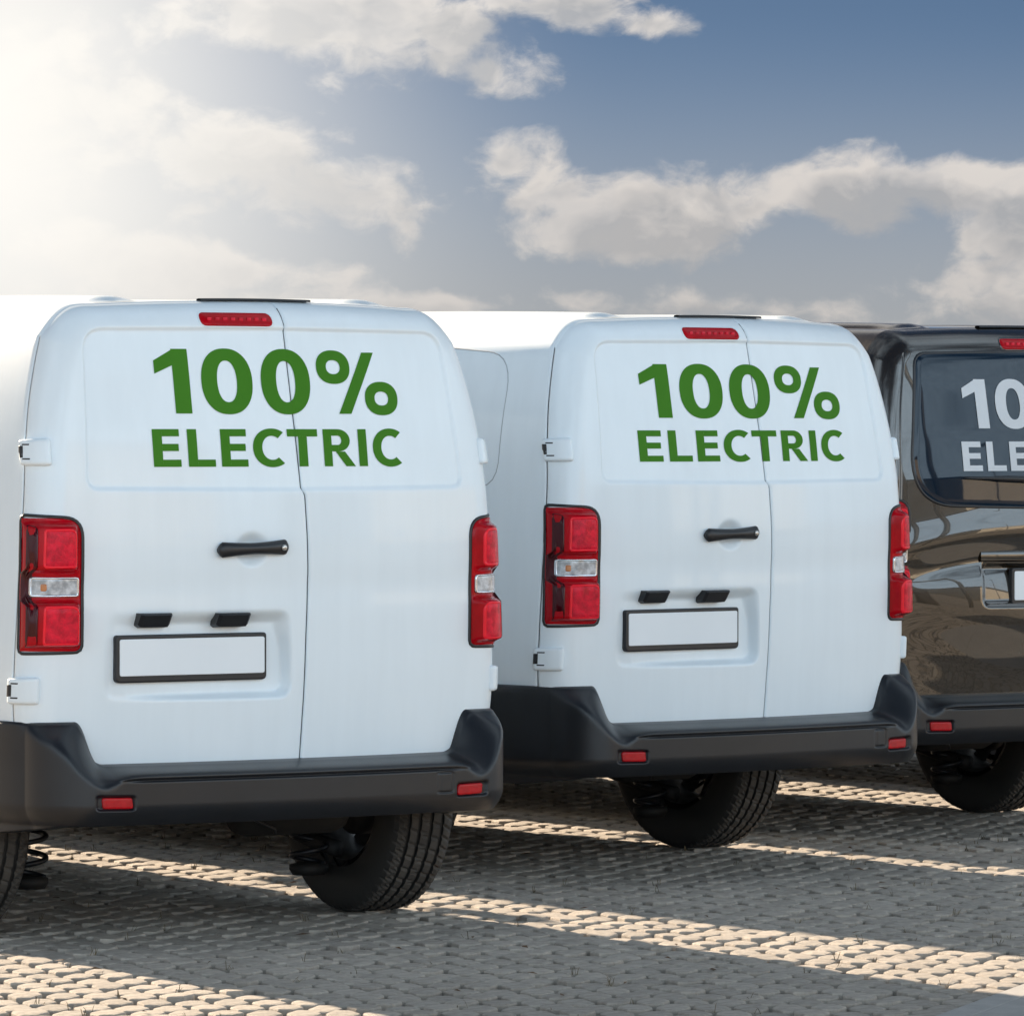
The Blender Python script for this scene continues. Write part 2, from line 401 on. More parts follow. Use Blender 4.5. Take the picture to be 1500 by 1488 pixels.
# patches that follow a surface: outline in (p,q), layers of (inset, height)
def inset_poly(poly, d):
    n = len(poly); prv = np.roll(poly, 1, 0); nxt = np.roll(poly, -1, 0)
    t = nxt-prv; t /= np.linalg.norm(t, axis=1)[:, None]+1e-12
    area = np.sum(poly[:, 0]*nxt[:, 1]-nxt[:, 0]*poly[:, 1])
    nrm = np.stack([-t[:, 1], t[:, 0]], -1)*(1 if area > 0 else -1)
    return poly+nrm*d
def patch(name, poly, layers, to3, mat, parent, fill=(.75, .5, .25, .08), flip=False, closed_center=True):
    """to3(p, q, h) -> (N,3) points at height h over the surface"""
    area = np.sum(poly[:, 0]*np.roll(poly[:, 1], -1)-np.roll(poly[:, 0], -1)*poly[:, 1])
    if area < 0: poly = poly[::-1]
    rings = []
    for d, h in layers:
        q = inset_poly(poly, d); rings.append(to3(q[:, 0], q[:, 1], h))
    c = q.mean(0); h = layers[-1][1]
    if closed_center:
        for f in fill:
            k = c+(q-c)*f; rings.append(to3(k[:, 0], k[:, 1], h))
    P = np.stack(rings); n, m = P.shape[:2]
    F = [tuple(r) for r in grid_faces(n, m, True, flip)]
    V = [tuple(p) for p in P.reshape(-1, 3)]
    if closed_center:
        V.append(tuple(to3(np.array([c[0]]), np.array([c[1]]), h)[0])); ci = len(V)-1
        for j in range(m):
            t = ((n-1)*m+j, (n-1)*m+(j+1) % m, ci); F.append(t if not flip else t[::-1])
    return mesh_obj(name, V, F, mat, parent)
def on_rear(surf):
    def f(p, q, h): return np.stack([p, surf(p, q)-h, q], -1)
    return f

# corner of the body, measured along its surface from XI outwards (left side; mirrored for the right)
XI = -.657
def corner_pts(z):
    """(len(z), K, 2) points (x,y) and arc length along the left rear corner"""
    z = np.asarray(z, float); K = 90
    w = W(z)
    t = np.linspace(0, 1, 60)
    x = XI+.06+( -w[:, None]+.0006-(XI+.06))*(1-(1-t[None])**1.6)
    y = S0(x, np.broadcast_to(z[:, None], x.shape))
    ys = y[:, -1:]+np.linspace(.008, .45, 30)[None]
    xs = -w[:, None]-side_out(np.linspace(.008, .45, 30))[None]
    X = np.concatenate([x, xs], 1); Y = np.concatenate([y, ys], 1)
    L = np.concatenate([np.zeros((len(z), 1)), np.cumsum(np.hypot(np.diff(X, axis=1), np.diff(Y, axis=1)), 1)], 1)
    for i in range(len(z)):
        L[i] -= np.interp(-XI, -X[i, :60], L[i, :60])
    return X, Y, L
def side_out(t): return .0012+.022*(1-np.exp(-np.asarray(t)/.35))
def on_corner(sgn):
    def f(a, z, h):
        a = np.asarray(a, float); z = np.asarray(z, float); h = np.broadcast_to(np.asarray(h, float), a.shape)
        X, Y, L = corner_pts(z); o = np.zeros((len(a), 3))
        for i in range(len(a)):
            px = np.interp([a[i]-.006, a[i], a[i]+.006], L[i], X[i]); py = np.interp([a[i]-.006, a[i], a[i]+.006], L[i], Y[i])
            tx, ty = px[2]-px[0], py[2]-py[0]; l = math.hypot(tx, ty)+1e-9
            nx, ny = ty/l, -tx/l                      # outward
            if nx > 0 and ny > 0: nx, ny = -nx, -ny
            if ny > 0: nx, ny = -nx, -ny
            if abs(nx) > .98: nx, ny = -1, 0
            o[i] = (-sgn*(px[1]+nx*h[i])*1.0, py[1]+ny*h[i], z[i])
        return o
    return f
def roof_h(y): return 1.905+.027*np.clip((y-.2)/1.7, 0, 1)*(2-np.clip((y-.2)/1.7, 0, 1))

# ------------------------------------------------------------------ lettering in strokes (u, v in letter units)
def ring(cx, cz, rx, rz, ix, iz, a0=0, a1=360, n=64, k=5, p=2.25):
    t = np.radians(np.linspace(a0, a1, n)); c, s = np.cos(t), np.sin(t)
    sx = np.sign(c)*np.abs(c)**(2/p); sz = np.sign(s)*np.abs(s)**(2/p)
    f = np.linspace(0, 1, k)[:, None]
    return np.stack([cx+sx*(ix+(rx-ix)*f), cz+sz*(iz+(rz-iz)*f)], -1)
def quad(p0, p1, p2, p3, n=12, m=12):
    p0, p1, p2, p3 = map(np.array, (p0, p1, p2, p3)); s = np.linspace(0, 1, n)[:, None, None]; t = np.linspace(0, 1, m)[None, :, None]
    return (1-s)*((1-t)*p0+t*p1)+s*((1-t)*p3+t*p2)
def rect(x0, x1, z0, z1, n=14, m=14): return quad((x0, z0), (x1, z0), (x1, z1), (x0, z1), n, m)
def letter_grids():
    """in the units of the photograph of the first van: x to the right, z up from 0 (rows of height 95 and 55)"""
    A = []   # 100%
    A += [quad((252.7, 0), (275.3, 0), (275.3, 93), (252.7, 93), 30, 8), quad((227.5, 76), (227.5, 57), (252.7, 69.2), (252.7, 91.2), 10, 10)]
    A += [ring(328, 46.5, 36.4, 47.6, 14, 30), ring(413.4, 46.5, 36.4, 47.6, 14, 30)]
    A += [ring(487, 68.2, 25.8, 24.6, 10.7, 10.2), ring(559, 22.6, 26, 24.6, 10.9, 10.2),
          quad((490.5, 0), (509.4, 0), (552.7, 90), (534.2, 90), 26, 8)]
    B = []   # ELECTRIC
    def E(x): return [rect(x, x+13, 0, 55, 20, 6), rect(x+13.02, x+37.5, 0, 10.5, 6, 10), rect(x+13.02, x+35, 23, 33.5, 6, 10), rect(x+13.02, x+36.5, 44.5, 55, 6, 10)]
    B += E(226.5)+[rect(274, 287, 0, 55, 20, 6), rect(287.02, 311.5, 0, 10.5, 6, 10)]+E(320)
    def Cc(cx): return [ring(cx, 27.5, 27.5, 28.5, 14.2, 17.6, 52, 308, 60, 6, 2.1)]
    B += Cc(393)
    B += [rect(416, 461, 44.2, 55, 6, 24), rect(432, 445, 0, 44.18, 20, 10)]
    B += [rect(469.5, 482, 0, 55, 20, 6)]
    t = np.radians(np.linspace(-90, 90, 24)); f = np.linspace(0, 1, 5)[:, None]
    B += [np.stack([492+np.cos(t)*(5+(18-5)*f), 38.5+np.sin(t)*(6.8+(16.5-6.8)*f)], -1),
          rect(482.02, 491.98, 45.3, 55, 5, 6), rect(482.02, 491.98, 22, 31.7, 5, 6)]
    B += [quad((502.5, 0), (517, 0), (501.5, 21.9), (487.5, 21.9), 10, 8)]
    B += [rect(523, 536, 0, 55, 20, 6)]+Cc(573)
    return A, B
LA, LB = letter_grids()
def make_lettering(name, surf, x0, x1, za0, za1, zb0, zb1, mat, parent, off=.0016, x0a=None, x1a=None):
    V = []; F = []; n0 = 0
    for grp, z0, z1, H, xa, xb in ((LA, za0, za1, 94.5, x0a or x0, x1a or x1), (LB, zb0, zb1, 55., x0, x1)):
        for g in grp:
            x = xa+(g[..., 0]-226.5)*(xb-xa)/(592-226.5); z = z0+g[..., 1]*(z1-z0)/H
            y = surf(x, z)-off
            n, m = x.shape; P = np.stack([x, y, z], -1).reshape(-1, 3)
            # face the rear (-y)
            Fq = grid_faces(n, m, base=n0)
            a, c, d = P[Fq[0][0]-n0], P[Fq[0][1]-n0], P[Fq[0][2]-n0]
            if np.cross(c-a, d-a)[1] > 0: Fq = Fq[:, ::-1]
            V.append(P); F.append(Fq); n0 += len(P)
    return np_obj(name, np.concatenate(V), np.concatenate(F), mat, parent)
def S_letter(x, z):
    d = np.abs(x-XS(z)); return S_van(x, z)+.0035*(1-np.clip(d, 0, .006)/.006)**2

# ------------------------------------------------------------------ van builder
def body_section():
    u = np.concatenate([np.linspace(-1, -.75, 26), np.linspace(-.72, .72, 31), np.linspace(.75, 1, 26)])
    zl = np.linspace(.43, float(ZT(1.)), 44)
    return np.concatenate([np.stack([-W(zl), zl], -1)[:-1], np.stack([u*W(ZT(u)), ZT(u)], -1), np.stack([W(zl), zl], -1)[::-1][1:]])
SEC = body_section()
def build_body(paint, root, L, wy):
    sec = SEC; x, z = sec[:, 0], sec[:, 1]; ye = S0(x, z)+.0095
    n = np.stack([np.gradient(z), -np.gradient(x)], -1); n /= np.linalg.norm(n, axis=1)[:, None]
    if n[0, 0] > 0: n = -n
    st = [(-1, -.012), (0, -.0045), (.0008, -.002), (.0025, -.0006), (.006, 0)]
    rings = []
    for t, off in st:
        rings.append(np.stack([x+n[:, 0]*(off+.0012), ye+max(t, 0)-(0 if t >= 0 else -.02), z+n[:, 1]*(off+.0012)], -1))
    for y in np.concatenate([[.008], np.linspace(.02, .3, 12), np.linspace(.36, L, int((L-.36)/.07))]):
        pass
    ts = np.concatenate([np.array([.012, .02, .03, .045]), np.linspace(.06, L-.22, int((L-.28)/.055))])
    for t in ts:
        y = ye+t
        hgt = roof_h(y)
        yw, yh = L-1.62, L-.80                                    # windscreen, bonnet
        f = np.clip((y-yw)/(yh-yw), 0, 1); top = hgt*(1-f)+1.16*f
        f2 = np.clip((y-yh)/(L-.02-yh), 0, 1); top = top-f2**2*.26
        zz = np.where(z < .9, z, .9+(z-.9)*(top-.9)/1.005)
        taper = 1-.13*np.clip((y-(L-1.3))/1.3, 0, 1)**2.2
        o = side_out(t)
        rings.append(np.stack([(x+n[:, 0]*o)*taper, y, zz+n[:, 1]*0], -1))
    P = np.stack(rings)
    F = grid_faces(*P.shape[:2], flip=False)
    # wheel arches
    V = P.reshape(-1, 3)
    for wyc in (wy, wy+3.0):
        r = np.hypot(V[:, 1]-wyc, V[:, 2]-.36); s = np.abs(V[:, 0]) > .5
        near = s & (np.abs(r-.40) < .03) & (V[:, 2] < .8)
        V[near, 1] = wyc+(V[near, 1]-wyc)*.40/r[near]; V[near, 2] = .36+(V[near, 2]-.36)*.40/r[near]
        cc = V[F].mean(1); rc = np.hypot(cc[:, 1]-wyc, cc[:, 2]-.36)
        F = F[~((rc < .392) & (np.abs(cc[:, 0]) > .5))]
    F = F[:, ::-1]
    body = np_obj('body', V, F, paint, root)
    q = np.stack([x-n[:, 0]*-.0-n[:, 0]*.0085, ye-.0052, z-n[:, 1]*.0085], -1)
    mb = MB(); mb.tube(q[2:-2], .0058, 6); mb.build('gap_shade_strip', M['gap'], root)  # dark tube added so the pale shut line reads as shaded
    # nose closed
    last = P[-1]; k = len(last)
    fr = MB(); a = last.copy(); c2 = last.copy(); c2[:, 1] += .14; c2[:, 0] *= .93; c2[:, 2] = .36+(c2[:, 2]-.36)*.9
    fr.grid(np.stack([a, c2])); fr.f.append(tuple(range(k, 2*k)))
    fr.build('front_panel', paint, root)
    mb = MB(); mb.box(-.80, .80, .16, L-.35, .40, .425); mb.box(-.45, .45, .9, L-.9, .30, .3985)
    mb.box(-.62, -.16, 1.7, 3.2, .24, .2985)
    for sg in (-1, 1): mb.box(min(sg*.80, sg*.846), max(sg*.80, sg*.846), wy+.41, wy+2.59, .27, .47, .012)
    mb.build('underbody', M['under'], root, False)
    mb = MB(); mb.box(-.60, .60, .30, .33, .44, 1.70); mb.build('dark_backing', M['gap'], root, False)  # dark backing sheet added behind the rear doors
    for sg in (-1, 1):
        for wyc in (wy, wy+3.0):
            t = np.linspace(-.05, math.pi-.10, 40); P2 = np.stack([np.stack([np.full_like(t, sg*xx), wyc+.40*np.cos(t), .36+.40*np.sin(t)], -1) for xx in (.45, .60, .849)])
            mb = MB(); mb.grid(P2); mb.build('wheel_arch_liner', M['under'], root)
            rr = [(.845, .372), (.866, .380), (.869, .396), (.866, .418), (.842, .424)]
            t = np.linspace(.0, math.pi, 48) if wyc > 2 else np.linspace(.0, math.pi*.86, 44)
            P3 = np.stack([np.stack([np.full_like(t, sg*xx*(1 if wyc < 2 else .985)), wyc+q*np.cos(t), .36+q*np.sin(t)], -1) for xx, q in rr])
            mb = MB(); mb.grid(P3); mb.build('arch_trim', M['plastic'], root)
    return body
def tyre_mesh():
    prof = [(-.088, .205), (-.096, .23), (-.101, .265), (-.099, .295), (-.092, .318), (-.082, .3295), (-.070, .3335)]
    for gx in (-.052, -.018, .018, .052):
        prof += [(gx-.0058, .335), (gx-.0050, .326), (gx+.0050, .326), (gx+.0058, .335)]
    prof += [(.070, .3335), (.082, .3295), (.092, .318), (.099, .295), (.101, .265), (.096, .23), (.088, .205)]
    prof = np.array(prof); n = 256; t = np.linspace(0, 2*math.pi, n, endpoint=False)
    x = np.broadcast_to(prof[:, 0][:, None], (len(prof), n)).copy(); r = np.broadcast_to(prof[:, 1][:, None], (len(prof), n)).copy()
    k = np.arange(n)
    for i, (px, pr) in enumerate(prof):
        if pr > .327:
            sl = (k+int(abs(px)*260)) % 4 == 0 if abs(px) > .055 else (k+int(px*400)) % 5 == 0
            if pr > .3285: r[i] -= np.where(sl, .0060 if abs(px) > .055 else .0045, 0)
    return np.stack([x, r*np.cos(t), r*np.sin(t)], -1)
TREAD_DARK = np.array([True]*5+[False, False]+[False, True, True, True, False, True, True, True, False, True, True, True, False, True, True, True][1:]+[False, False]+[True]*5)
TY = tyre_mesh()*np.array([1.15, 1.10, 1.10])
_wheel_meshes = {}
def wheel(root, x, y, sgn):
    e = bpy.data.objects.new('wheel', None); link(e, root); e.location = (x, y, .3685)
    if sgn < 0: e.rotation_euler = (0, 0, math.pi)
    if not _wheel_meshes:
        o = grid_obj('tyre', TY, M['tread'], e, wrap=True); _wheel_meshes['tyre'] = o.data
        o.data.materials.append(M['rubber']); n_ = TY.shape[1]
        o.data.polygons.foreach_set('material_index', np.repeat(TREAD_DARK.astype(np.int32), n_))
        o.data.polygons.foreach_set('use_smooth', np.repeat(np.abs(np.arange(TY.shape[0]-1)-(TY.shape[0]-2)/2) > 10.6, n_))
        # rim: dish with openings, seen from the inner side
        mb = MB(); t = np.linspace(0, 2*math.pi, 48, endpoint=False)
        prof = [(-.088, .206), (-.080, .196), (-.06, .190), (.02, .180), (.05, .185), (.075, .200), (.088, .206)]
        P = np.stack([np.stack([np.full_like(t, a), r*np.cos(t), r*np.sin(t)], -1) for a, r in prof]); mb.grid(P, wrap=True)
        for k in range(10):
            a0 = 2*math.pi*k/10; a1 = a0+.36
            tt = np.linspace(a0, a1, 5)
            P = np.stack([np.stack([np.full_like(tt, xx), r*np.cos(tt), r*np.sin(tt)], -1) for r, xx in ((.07, .055), (.12, .06), (.188, .03))]); mb.grid(P)
            mb.grid(P-np.array([.012, 0, 0]), flip=True)
        P = np.stack([np.stack([np.full_like(t, xx), r*np.cos(t), r*np.sin(t)], -1) for r, xx in ((.001, .07), (.04, .068), (.075, .05))]); mb.grid(P, wrap=True)
        o = mb.build('rim', M['steel'], e); _wheel_meshes['rim'] = o.data
        mb = MB()
        for pr in ([(.001, -.07), (.10, -.07), (.125, -.05), (.125, .0), (.001, .01)],):
            P = np.stack([np.stack([np.full_like(t, xx), r*np.cos(t), r*np.sin(t)], -1) for r, xx in pr]); mb.grid(P, wrap=True)
        o = mb.build('brake_drum', M['under'], e); _wheel_meshes['brake_drum'] = o.data
    else:
        for k in ('tyre', 'rim', 'brake_drum'): link(bpy.data.objects.new(k, _wheel_meshes[k]), e)
    return e
# bumper: rear and both returns, as a surface along the plan of the van
BX, BR = .834, .20
def bumper_plan():
    xs = np.linspace(0, BX-BR, 90); yr = -.066+.105*xs*xs
    th = math.atan(2*.105*xs[-1]); cx = xs[-1]-BR*math.sin(th); cy = yr[-1]+BR*math.cos(th)
    a = np.linspace(th, math.pi/2, 40)[1:]
    ax = cx+BR*np.sin(a); ay = cy-BR*np.cos(a)
    sy = np.linspace(ay[-1]+.012, 1.6, 90); sx = ax[-1]+(.852-ax[-1])*(1-np.exp(-(sy-ay[-1])/.10))
    return np.concatenate([xs, ax, sx]), np.concatenate([yr, ay, sy])
BPX, BPY = bumper_plan()
BPL = np.concatenate([[0], np.cumsum(np.hypot(np.diff(BPX), np.diff(BPY)))])
UXK = .99                                   # distance along the plan -> |x| behind the corner
def plan_pt(u):
    la = np.asarray(u)/UXK; X = np.interp(la, BPL, BPX); Y = np.interp(la, BPL, BPY)
    X1 = np.interp(la+.004, BPL, BPX)-np.interp(la-.004, BPL, BPX); Y1 = np.interp(la+.004, BPL, BPY)-np.interp(la-.004, BPL, BPY)
    l = np.hypot(X1, Y1); return X, Y, Y1/l, -X1/l
def top_edge(x):
    a = np.abs(x)
    return .5415+(.668-.5415)*sstep(a, .597, .778)
EDGE = np.array([(x, float(top_edge(x))) for x in np.concatenate([np.linspace(0, .58, 30), np.linspace(.585, .71, 40), np.linspace(.715, 1.9, 20)])])
def bumper_grid(yend):
    l_end = np.interp(yend, BPY[130:], BPL[130:])
    la = np.concatenate([np.linspace(0, .50, 70), np.linspace(.506, .95, 110), np.linspace(.96, l_end, 40)])
    nz = 90; v = np.linspace(0, 1, nz)
    X = np.interp(la, BPL, BPX); Y = np.interp(la, BPL, BPY)
    tx = np.gradient(X); ty = np.gradient(Y); l = np.hypot(tx, ty); nx, ny = ty/l, -tx/l
    # unrolled x: distance along the plan stands for |x| behind the corner
    ux = la*UXK
    te = top_edge(ux)
    zbot = .368-.032*np.clip((ux-.78)/.32, 0, 1)
    z = zbot[None]+(te-zbot)[None]*v[:, None]
    A = np.broadcast_to(ux[None], z.shape)
    dist = poly_dist(A, z, EDGE)
    k = 1.75+ (6.0-1.75)*(1-sstep(A, .52, .66)); # room between the bumper's outer face and the door behind it, along the normal
    tt = np.linspace(0, .2, 201); bx = X[:, None]-nx[:, None]*tt; by = Y[:, None]-ny[:, None]*tt
    zc = np.full(bx.shape, .63); hit = (by >= S0(np.clip(bx, 0, .8195), zc)) & (bx < .8205)
    gap = np.where(hit.any(1), tt[np.argmax(hit, 1)], .004); gap = np.where(bx[:, 0] > .8205, np.minimum(gap, np.maximum(X-.8205, .004)+.02), gap)
    gap = np.maximum(np.convolve(np.pad(gap, 10, mode='edge'), np.ones(21)/21, 'valid')-.006, .003)
    D0 = np.broadcast_to(gap[None], z.shape)
    dep = np.maximum(0, D0-k*dist)
    s = .012; dep = np.sqrt(dep*dep+s*s*.15)-s*.387
    for _ in range(5):
        dp = np.pad(dep, 2, mode='edge'); dep = sum(dp[i:i+dep.shape[0], 2:-2] for i in range(5))/5
        dp = np.pad(dep, 2, mode='edge'); dep = sum(dp[2:-2, i:i+dep.shape[1]] for i in range(5))/5
    dep = np.minimum(dep, D0); dep[-1] = D0[-1]; dep[-2] = .5*(D0[-1]+dep[-3])
    dep = dep+.030*np.clip((.432-z)/.066, 0, 1)**2
    # lower face set back slightly under the rib, and the drawn line of the lower panel
    dep = dep+.004*(1-sstep(z, .496, .506))*(1-sstep(A, .55, .72))
    line_z = .500
    g = np.abs(z-line_z); dep = dep+.008*np.exp(-(g/.0036)**2)*(1-sstep(A, .50, .60))
    # tow eye cover
    rp = round_poly([(.478, .490), (.530, .490), (.530, .430), (.478, .430)], .008)
    mm = (A > .44) & (A < .57)
    P = []
    for sg in (-1, 1):
        d2 = dep.copy()
        if sg > 0:
            q = np.zeros_like(A); q[mm] = np.exp(-(np.abs(sdf(A[mm], z[mm], rp))/.0028)**2); d2 += .005*q
        # recess for the reflector
        rr = round_poly([(.548, .456), (.668, .459), (.668, .415), (.548, .413)], .012); m3 = (A > .5) & (A < .72)
        q = np.zeros_like(A); q[m3] = sstep(-sdf(A[m3], z[m3], rr), -.003, .006); d2 += .012*q
        P.append(np.stack([sg*(X[None]-nx[None]*d2), Y[None]-ny[None]*d2, z], -1))
    G = np.concatenate([P[0][:, ::-1], P[1][:, 1:]], 1)
    # lips: top turned in to the body, bottom turned under
    top = G[-1].copy(); wn = np.concatenate([-nx[::-1], nx[1:]]); wy_ = np.concatenate([ny[::-1], ny[1:]])
    t1 = top.copy(); t1[:, 0] -= wn*.02; t1[:, 1] -= wy_*.02; t1[:, 2] += .001
    b1 = G[0].copy(); b1[:, 0] -= wn*.06; b1[:, 1] -= wy_*.06; b1[:, 2] -= .004
    b2 = b1.copy(); b2[:, 0] -= wn*.10; b2[:, 1] -= wy_*.10; b2[:, 2] += .03
    return np.concatenate([b2[None], b1[None], G, t1[None]])
def bumper_surf(x, z, depth=0.):
    return -.038+.105*x*x+.012+.004-depth

_made = {}
def copy_tree(o, parent=None):
    c = o.copy(); col.objects.link(c); c.parent = parent
    for ch in list(o.children): copy_tree(ch, c)
    return c
def once(fn):
    def g(root, *a):
        k = (fn.__name__, a)
        if k in _made: return copy_tree(_made[k], root)
        _made[k] = fn(root, *a); return _made[k]
    return g
@once
def taillight(root, sgn):
    """left lamp for sgn=-1, right for +1"""
    e = bpy.data.objects.new('taillight', None); link(e, root)
    f = on_corner(-1 if sgn < 0 else 1)
    if sgn < 0: g = lambda a, z, h: f(a, z, h)*np.array([-1, 1, 1])*np.array([1, 1, 1])
    def g(a, z, h):
        # low heights follow the body, the lamp blocks stand straight out to the rear
        a = np.asarray(a, float); z = np.asarray(z, float); h = np.broadcast_to(np.asarray(h, float), a.shape)
        zs = z-(0. if sgn < 0 else .011); q = f(a, zs, np.minimum(h, .007)); return np.stack([sgn*np.abs(q[:, 0]), q[:, 1]-np.maximum(h-.007, 0), zs], -1)
    fl = sgn > 0
    A1 = float(corner_pts(np.array([1.07]))[2][0, 59])-.003; o = 0. if sgn < 0 else .024
    outl = round_poly([(o, 1.262), (A1, 1.272), (A1, .868), (o, .872)], [.058, .02, .02, .022], 7)
    outl = resample(outl, 90)
    patch('surround', outl, [(-.005, -.006), (-.005, .004), (-.001, .006), (.004, .004)], g, M['trim'], e, flip=not fl, closed_center=False)
    # lens: grid over the outline's box, raised in two blocks
    def lens_h(a, z):
        def block(z0, z1, a0, hh):
            e1 = sstep(z, z0-.004, z0+.014)*(1-sstep(z, z1-.014, z1+.004))*sstep(a, a0-.012, a0+.022)
            return hh*e1
        return .007+block(1.104, 1.248, .020+o, .034)+block(.884, 1.021, .014+o, .042)
    inn = inset_poly(outl if np.sum(outl[:, 0]*np.roll(outl[:, 1], -1)-np.roll(outl[:, 0], -1)*outl[:, 1]) > 0 else outl[::-1], .003)
    zz = np.linspace(.870, 1.268, 74)
    rows = []
    for z in zz:
        # span of the outline at this height
        ai = []
        for p, q in zip(inn, np.roll(inn, -1, 0)):
            if (p[1]-z)*(q[1]-z) <= 0 and abs(p[1]-q[1]) > 1e-9: ai.append(p[0]+(z-p[1])/(q[1]-p[1])*(q[0]-p[0]))
        if len(ai) < 2: continue
        a = np.linspace(min(ai), max(ai), 46); edge = np.minimum(a-a[0], a[-1]-a); ez = min(abs(z-.872), abs(1.264-z))
        h = lens_h(a, np.full_like(a, z)); ee = np.minimum(edge, ez+.002); h = np.where(a-a[0] < .02, h-.006*(1-sstep(ee, 0, .008)), h); h[-1] = .001; h[-2] = h[-2]*.8+.2*h[-3]
        rows.append(g(a, np.full_like(a, z), h))
    grid_obj('lens', np.stack(rows), M['lens'], e, flip=not fl)
    # the parts seen through the lens
    for (z0, z1, a0, a1) in ((1.117, 1.234, .030+o, .128+o*.6), (.892, 1.010, .026+o, .132+o*.6)):
        rp = resample(round_poly([(a0, z1), (a1, z1-.002), (a1+.004, z0), (a0, z0)], [.03, .012, .012, .012], 6), 44)
        gg = lambda a, z, h: g(a, z, lens_h(np.asarray(a), np.asarray(z))+h)
        patch('lens_rim', rp, [(0, -.001), (.001, .0018), (.007, .0022), (.008, .0004)], gg, M['lensbright'], e, flip=not fl, closed_center=False)
        patch('lens_reflector', inset_poly(rp[::-1], .0075) if np.sum(rp[:, 0]*np.roll(rp[:, 1], -1)-np.roll(rp[:, 0], -1)*rp[:, 1]) < 0 else inset_poly(rp, .0075), [(0, .0006), (.001, .0010)], gg, M['lensmid'], e, flip=not fl)
    rp = resample(round_poly([(.146+o*.6, 1.242), (A1-.006, 1.246), (A1-.006, .886), (.150+o*.6, .886)], [.02, .02, .02, .012], 6), 120)
    gg = lambda a, z, h: g(a, z, lens_h(np.asarray(a), np.asarray(z))+h)
    patch('lens_side', rp, [(0, -.002), (.002, .0032)], gg, M['lensdark'], e, flip=not fl, fill=(.8, .6, .4, .2))
    rp = resample(round_poly([(.014+o, 1.0915), (.160, 1.0925), (.160, 1.0325), (.014+o, 1.0325)], .010, 5), 44)
    g2 = lambda a, z, h: g(a, z, .010+h)
    lamp = patch('reverse_lamp', rp, [(0, -.004), (.001, .006), (.004, .007), (.007, .005)], g2, M['chrome'], e, flip=not fl, closed_center=False)
    rp2 = rp[::-1] if np.sum(rp[:, 0]*np.roll(rp[:, 1], -1)-np.roll(rp[:, 0], -1)*rp[:, 1]) < 0 else rp
    patch('reverse_lens', inset_poly(rp2, .006), [(0, .0048), (.003, .0056)], g2, M['clear'], e, flip=not fl)
    rp3 = resample(round_poly([(.108, 1.072), (.126, 1.072), (.126, 1.050), (.108, 1.050)], .005, 4), 20)
    if sgn < 0: patch('bulb', rp3, [(0, .0050), (.003, .0085)], g2, M['amber'], e, flip=not fl)
    return e
@once
def hinge(root, sgn, zc):
    e = bpy.data.objects.new('hinge', None); link(e, root)
    w = float(W(zc)); hh = .040
    f = on_corner(1)
    g = lambda a, z, h: np.stack([sgn*np.abs(f(a, z, h)[:, 0]), f(a, z, h)[:, 1], z], -1)
    z = np.full(2, zc); X, Y, L = corner_pts(np.array([zc])); ie = 59; ae = L[0, ie]            # arc of the shut line
    a0, a1 = ae-.088, ae+.012
    rp = resample(round_poly([(a0, zc+hh), (a1, zc+hh-.004), (a1, zc-hh), (a0, zc-hh)], [.010, .008, .008, .010], 5), 60)
    patch('hinge_plate', rp, [(0, -.004), (.0005, .010), (.003, .0155), (.007, .018)], g, M['white'], e, fill=(.8, .6, .4, .2), flip=sgn < 0)
    if sgn < 0:
        rp = np.array([(ae-.007, zc+.018), (ae+.008, zc+.018), (ae+.008, zc-.018), (ae-.007, zc-.018)])
        patch('pin_slot_shade', resample(rp, 24), [(0, .014), (.001, .0186), (.003, .0184)], g, M['trim'], e, flip=sgn < 0)  # dark patch paints the shade inside the pin slot
        for dz in (.021, -.021):
            rp = np.array([(ae-.030, zc+dz+.0025), (ae-.002, zc+dz+.0025), (ae-.002, zc+dz-.0025), (ae-.030, zc+dz-.0025)])
            patch('hinge_slot_shade', resample(rp, 20), [(0, .016), (.0005, .0187), (.001, .0187)], g, M['trim'], e, flip=sgn < 0)  # dark strips paint the shade in the two narrow slots
    return e
def door_handle(door):
    e = bpy.data.objects.new('door_handle', None); link(e, door)
    n = 40; t = np.linspace(0, 1, n); x = -.236+t*.230; zc = 1.1655+t*.007
    hh = .0172+.007*np.abs(2*t-1)**1.5; hh[0] *= .35; hh[1] *= .8; hh[-1] *= .5; hh[-2] *= .9
    out = .020+.014*np.sin(np.pi*t)**.6
    yb = S0(x, zc)
    a = np.linspace(0, 2*math.pi, 16, endpoint=False)
    P = np.zeros((n, 16, 3))
    for i in range(n):
        P[i] = np.stack([np.full(16, x[i]), yb[i]-out[i]*.55-out[i]*.5*np.cos(a), zc[i]+hh[i]*np.sin(a)], -1)
    mb = MB(); mb.grid(P, wrap=True); mb.f.append(tuple(range(15, -1, -1))); mb.f.append(tuple(range((n-1)*16, n*16)))
    h = mb.build('handle_grip', M['trim'], e)
    mb = MB(); a = np.linspace(0, 2*math.pi, 20, endpoint=False)
    ctr = np.array([-.026, float(S0(np.array(-.026), np.array(1.171)))-.0305, 1.171])
    mb.grid(np.stack([ctr+np.stack([r*np.cos(a), np.full(20, d), r*np.sin(a)], -1) for r, d in ((.0085, .006), (.0085, -.001), (.007, -.003), (.001, -.003))]), wrap=True)
    mb.build('lock', M['lock'], e)
    for px in (-.236+.05, -.036): pass
    return e
